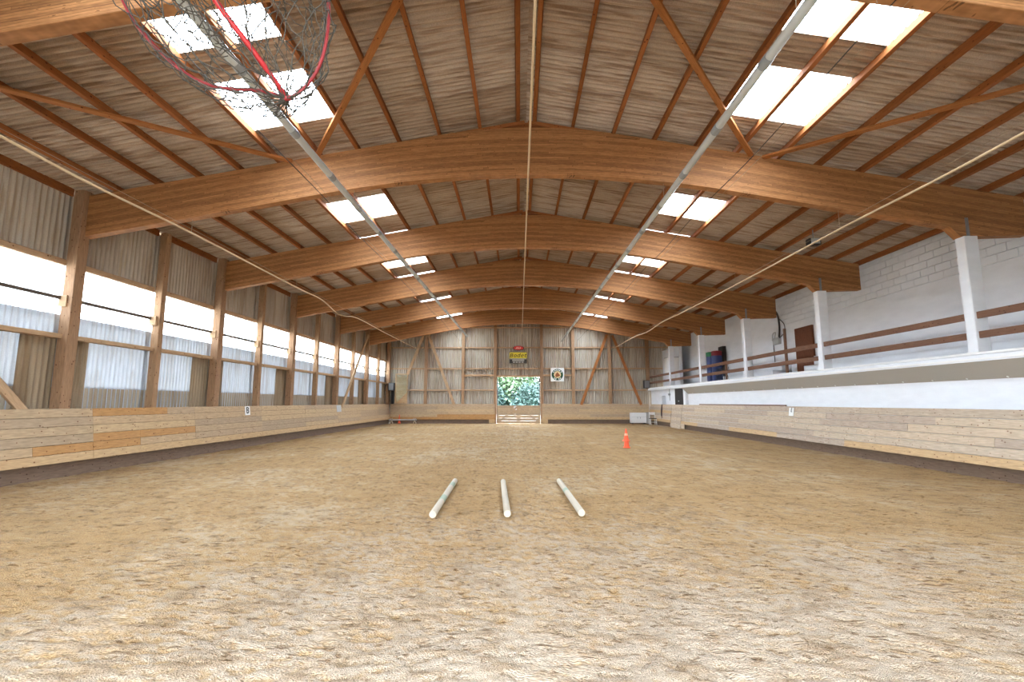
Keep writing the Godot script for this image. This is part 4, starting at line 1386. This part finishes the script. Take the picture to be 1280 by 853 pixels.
# ================================================================ things on the gallery
func make_gallery_things():
	var blue = flat(Color(0.16, 0.22, 0.42), 0.5)
	for q in [[Vector3(11.2, 2.62, -28.05), "tall dark blue roll with a green top on the gallery", Color(0.1, 0.45, 0.25)], [Vector3(11.25, 2.62, -27.4), "tall dark blue roll with a red top on the gallery", Color(0.5, 0.1, 0.14)]]:
		var t = thing("foam_roll", q[1], "roll", q[0], "blue rolls on the gallery")
		put(lathe_mesh([Vector2(0, 0), Vector2(0.27, 0), Vector2(0.28, 0.02), Vector2(0.28, 1.6), Vector2(0.27, 1.62), Vector2(0, 1.62)], 20), "body", blue, t)
		put(lathe_mesh([Vector2(0.285, 1.6), Vector2(0.285, 1.85), Vector2(0.2, 1.88), Vector2(0, 1.88)], 20), "top", flat(q[2], 0.6), t)
	var k = thing("dark_locker", "narrow black locker behind the blue rolls on the gallery", "locker", Vector3(11.67, 2.62, -27.6))
	block(k, "body", Vector3(-0.1, 0, -0.3), Vector3(0.1, 2.15, 0.3), M.dark, 0.01)
	block(k, "door", Vector3(-0.115, 0.05, -0.28), Vector3(-0.1, 2.1, 0.28), M.black, 0.004)
	# folding lattice
	var l = thing("lattice_gate", "black folding lattice leaning on the gallery beside the blue rolls", "lattice", Vector3(10.6, 2.63, -26.2))
	for n in 7:
		var z = 0.0 + 0.22 * n
		bar(l, "lattice_bar", Vector3(0, 0.0, z), Vector3(0, 0.75, z + 0.45), 0.012, 0.035, M.black, Vector3(0, 1, -1).normalized())
		bar(l, "lattice_bar", Vector3(0.014, 0.0, z + 0.45), Vector3(0.014, 0.75, z), 0.012, 0.035, M.black, Vector3(0, 1, 1).normalized())
	# meter box and cables on the gallery wall
	var c = thing("wall_cable", "dark cable loop dropping from the beam end to a small box on the gallery wall", "cable", Vector3(11.7, 4.3, -21.6))
	tube(c, "trunk_cable", curve([Vector3(-0.25, 1.3, 0.35), Vector3(-0.05, 1.1, 0.15), Vector3(0.0, 0.6, 0.1), Vector3(0, 0.1, 0.0)], 6), 0.04, M.dark, 7)
	tube(c, "loop", curve([Vector3(0, 1.0, 0.15), Vector3(-0.03, 0.7, 0.55), Vector3(-0.02, 0.35, 0.5), Vector3(0, 0.15, 0.0)], 6), 0.018, M.dark, 6)
	block(c, "box", Vector3(-0.06, -0.1, -0.45), Vector3(0.06, 0.2, 0.05), M.galv, 0.01)
	tube(c, "down_cable", [Vector3(0.03, -0.05, -0.55), Vector3(0.03, -0.9, -0.52), Vector3(0.03, -1.6, -0.55)], 0.018, M.dark, 6)
	tube(c, "coil", curve([Vector3(-0.03, 0.2, -0.3), Vector3(-0.03, 0.45, -0.2), Vector3(-0.03, 0.4, -0.45), Vector3(-0.03, 0.1, -0.52)], 6), 0.02, M.galv, 6)
	# white box hung at the far end
	var x = thing("hanging_box", "pale grey box fixed above the railing at the far gallery end", "box", Vector3(10.75, 4.1, -33.5))
	block(x, "body", Vector3(-0.5, -0.45, -0.4), Vector3(0.4, 0.55, 0.4), M.white_paint, 0.02)
	block(x, "lid", Vector3(-0.52, 0.55, -0.42), Vector3(0.42, 0.6, 0.42), M.galv, 0.01)
	tube(x, "bracket", [Vector3(0.3, 0.5, 0), Vector3(0.3, 1.5, 0)], 0.03, M.galv, 6)

# ================================================================ hanging net with red hoops
func make_net():
	var t = thing("net_basket", "hanging net ball on red hoops below the nearest roof beam", "net", Vector3(-1.26, 3.24, -2.4))
	# four hoops that meet at the foot and at the crown; control points are relative to the foot
	var crown = Vector3(-0.3, 1.12, 0.1)
	var hoops = [
		[Vector3.ZERO, Vector3(-0.16, 0.045, 0.0), Vector3(-0.4, 0.06, 0.02), Vector3(-0.6, 0.17, 0.05), Vector3(-0.82, 0.42, 0.1), Vector3(-0.9, 0.7, 0.12), Vector3(-0.7, 1.0, 0.12), crown],
		[Vector3.ZERO, Vector3(-0.08, 0.12, 0.16), Vector3(-0.2, 0.28, 0.32), Vector3(-0.32, 0.5, 0.44), Vector3(-0.4, 0.72, 0.46), Vector3(-0.4, 0.95, 0.36), crown],
		[Vector3.ZERO, Vector3(0.07, 0.03, 0.0), Vector3(0.17, 0.15, 0.02), Vector3(0.22, 0.33, 0.04), Vector3(0.22, 0.56, 0.06), Vector3(0.12, 0.86, 0.1), crown],
		[Vector3.ZERO, Vector3(-0.1, 0.06, -0.2), Vector3(-0.24, 0.2, -0.4), Vector3(-0.34, 0.45, -0.46), Vector3(-0.38, 0.75, -0.36), crown]]
	var rails = []
	for h in hoops:
		var c = curve(h, 8)
		# even steps along the hoop
		var len = [0.0]
		for k in range(1, c.size()):
			len.append(len[k - 1] + c[k].distance_to(c[k - 1]))
		var even = []
		for k in 41:
			var want: float = len[len.size() - 1] * k / 40.0
			var j = 0
			while j < len.size() - 2 and len[j + 1] < want:
				j += 1
			even.append(c[j].lerp(c[j + 1], clampf((want - len[j]) / maxf(1e-6, len[j + 1] - len[j]), 0.0, 1.0)))
		rails.append(even)
	var red2 = flat(Color(0.52, 0.08, 0.1), 0.55)
	for k in 3:
		tube(t, "hoop", rails[k], 0.014 if k == 1 else 0.009, M.red if k == 1 else red2, 9)
	tube(t, "foot_knot", [Vector3(-0.02, 0.004, 0.0), Vector3(0.0, -0.004, 0.004), Vector3(0.02, 0.004, 0.0)], 0.016, red2, 9)
	# net: diamonds knotted over the surface between the hoops, slack and bunched towards the foot
	var nn = noise(90, 1.6, 2)
	var cols = 26
	var rows = 19
	var grid = []
	for j in rows + 1:
		var line = []
		var v: float = pow(float(j) / rows, 0.8)
		for k in cols:
			var u: float = (k + (0.5 if j % 2 else 0.0)) / cols * 4.0
			var h = int(floor(u)) % 4
			var f = u - floor(u)
			var at = v * 40.0
			var i0 = mini(int(at), 39)
			var fr = at - i0
			var p = []
			for q in [-1, 0, 1, 2]:
				var rl = rails[(h + q + 4) % 4]
				p.append(rl[i0].lerp(rl[i0 + 1], fr))
			var pt: Vector3 = p[1].cubic_interpolate(p[2], p[0], p[3], f)
			var slack = 0.07 * sin(PI * v)
			pt += Vector3(nn.get_noise_3d(k, j, 0.0), nn.get_noise_3d(k, j, 30.0) - 0.25, nn.get_noise_3d(k, j, 60.0)) * slack
			pt.y -= 0.05 * exp(-pow((v - 0.12) * 9.0, 2.0)) * absf(sin(k * 1.9))
			line.append(pt)
		grid.append(line)
	var cordb = new_b()
	var knotb = new_b()
	for j in rows:
		for k in cols:
			var a: Vector3 = grid[j][k]
			var r0: int = k if j % 2 == 0 else (k + 1) % cols
			var l0: int = (k + cols - 1) % cols if j % 2 == 0 else k
			for e in [grid[j + 1][r0], grid[j + 1][l0]]:
				if a.distance_to(e) > 0.004:
					var mid: Vector3 = (a + e) * 0.5 + Vector3(rng.randf_range(-1, 1), -1.0, rng.randf_range(-1, 1)) * a.distance_to(e) * 0.1
					tube_into(cordb, [a, mid, e], 0.003, 4)
			if j > 2 and (j < 16):
				tube_into(knotb, [a + Vector3(-0.005, 0, 0), a + Vector3(0.005, 0.002, 0.002)], 0.005, 5)
	# slack netting bunched up inside, low on the window side
	for k in 55:
		var f0 = rng.randf()
		var p0 = Vector3(-0.75, 0.5, 0.08).lerp(Vector3(0.0, 0.06, 0.02), f0) + Vector3(rng.randfn() * 0.05, absf(rng.randfn()) * 0.07, rng.randfn() * 0.1)
		var p1 = p0 + Vector3(rng.randf_range(-0.2, 0.08), rng.randf_range(0.0, 0.22), rng.randf_range(-0.15, 0.15))
		tube_into(cordb, curve([p0, (p0 + p1) * 0.5 + Vector3(rng.randfn(), rng.randfn(), rng.randfn()) * 0.03, p1], 4), 0.0032, 4)
	var cord = flat(Color(0.27, 0.25, 0.22), 0.9)
	var o = put(bake(cordb), "netting", cord, t)
	o.set_meta("kind", "stuff")
	var o2 = put(bake(knotb), "knots", cord, t)
	o2.set_meta("kind", "stuff")
	# rope up to the roof beam
	tube(t, "rope", [crown, Vector3(-0.4, 4.45, 0.1)], 0.01, M.rope, 6)
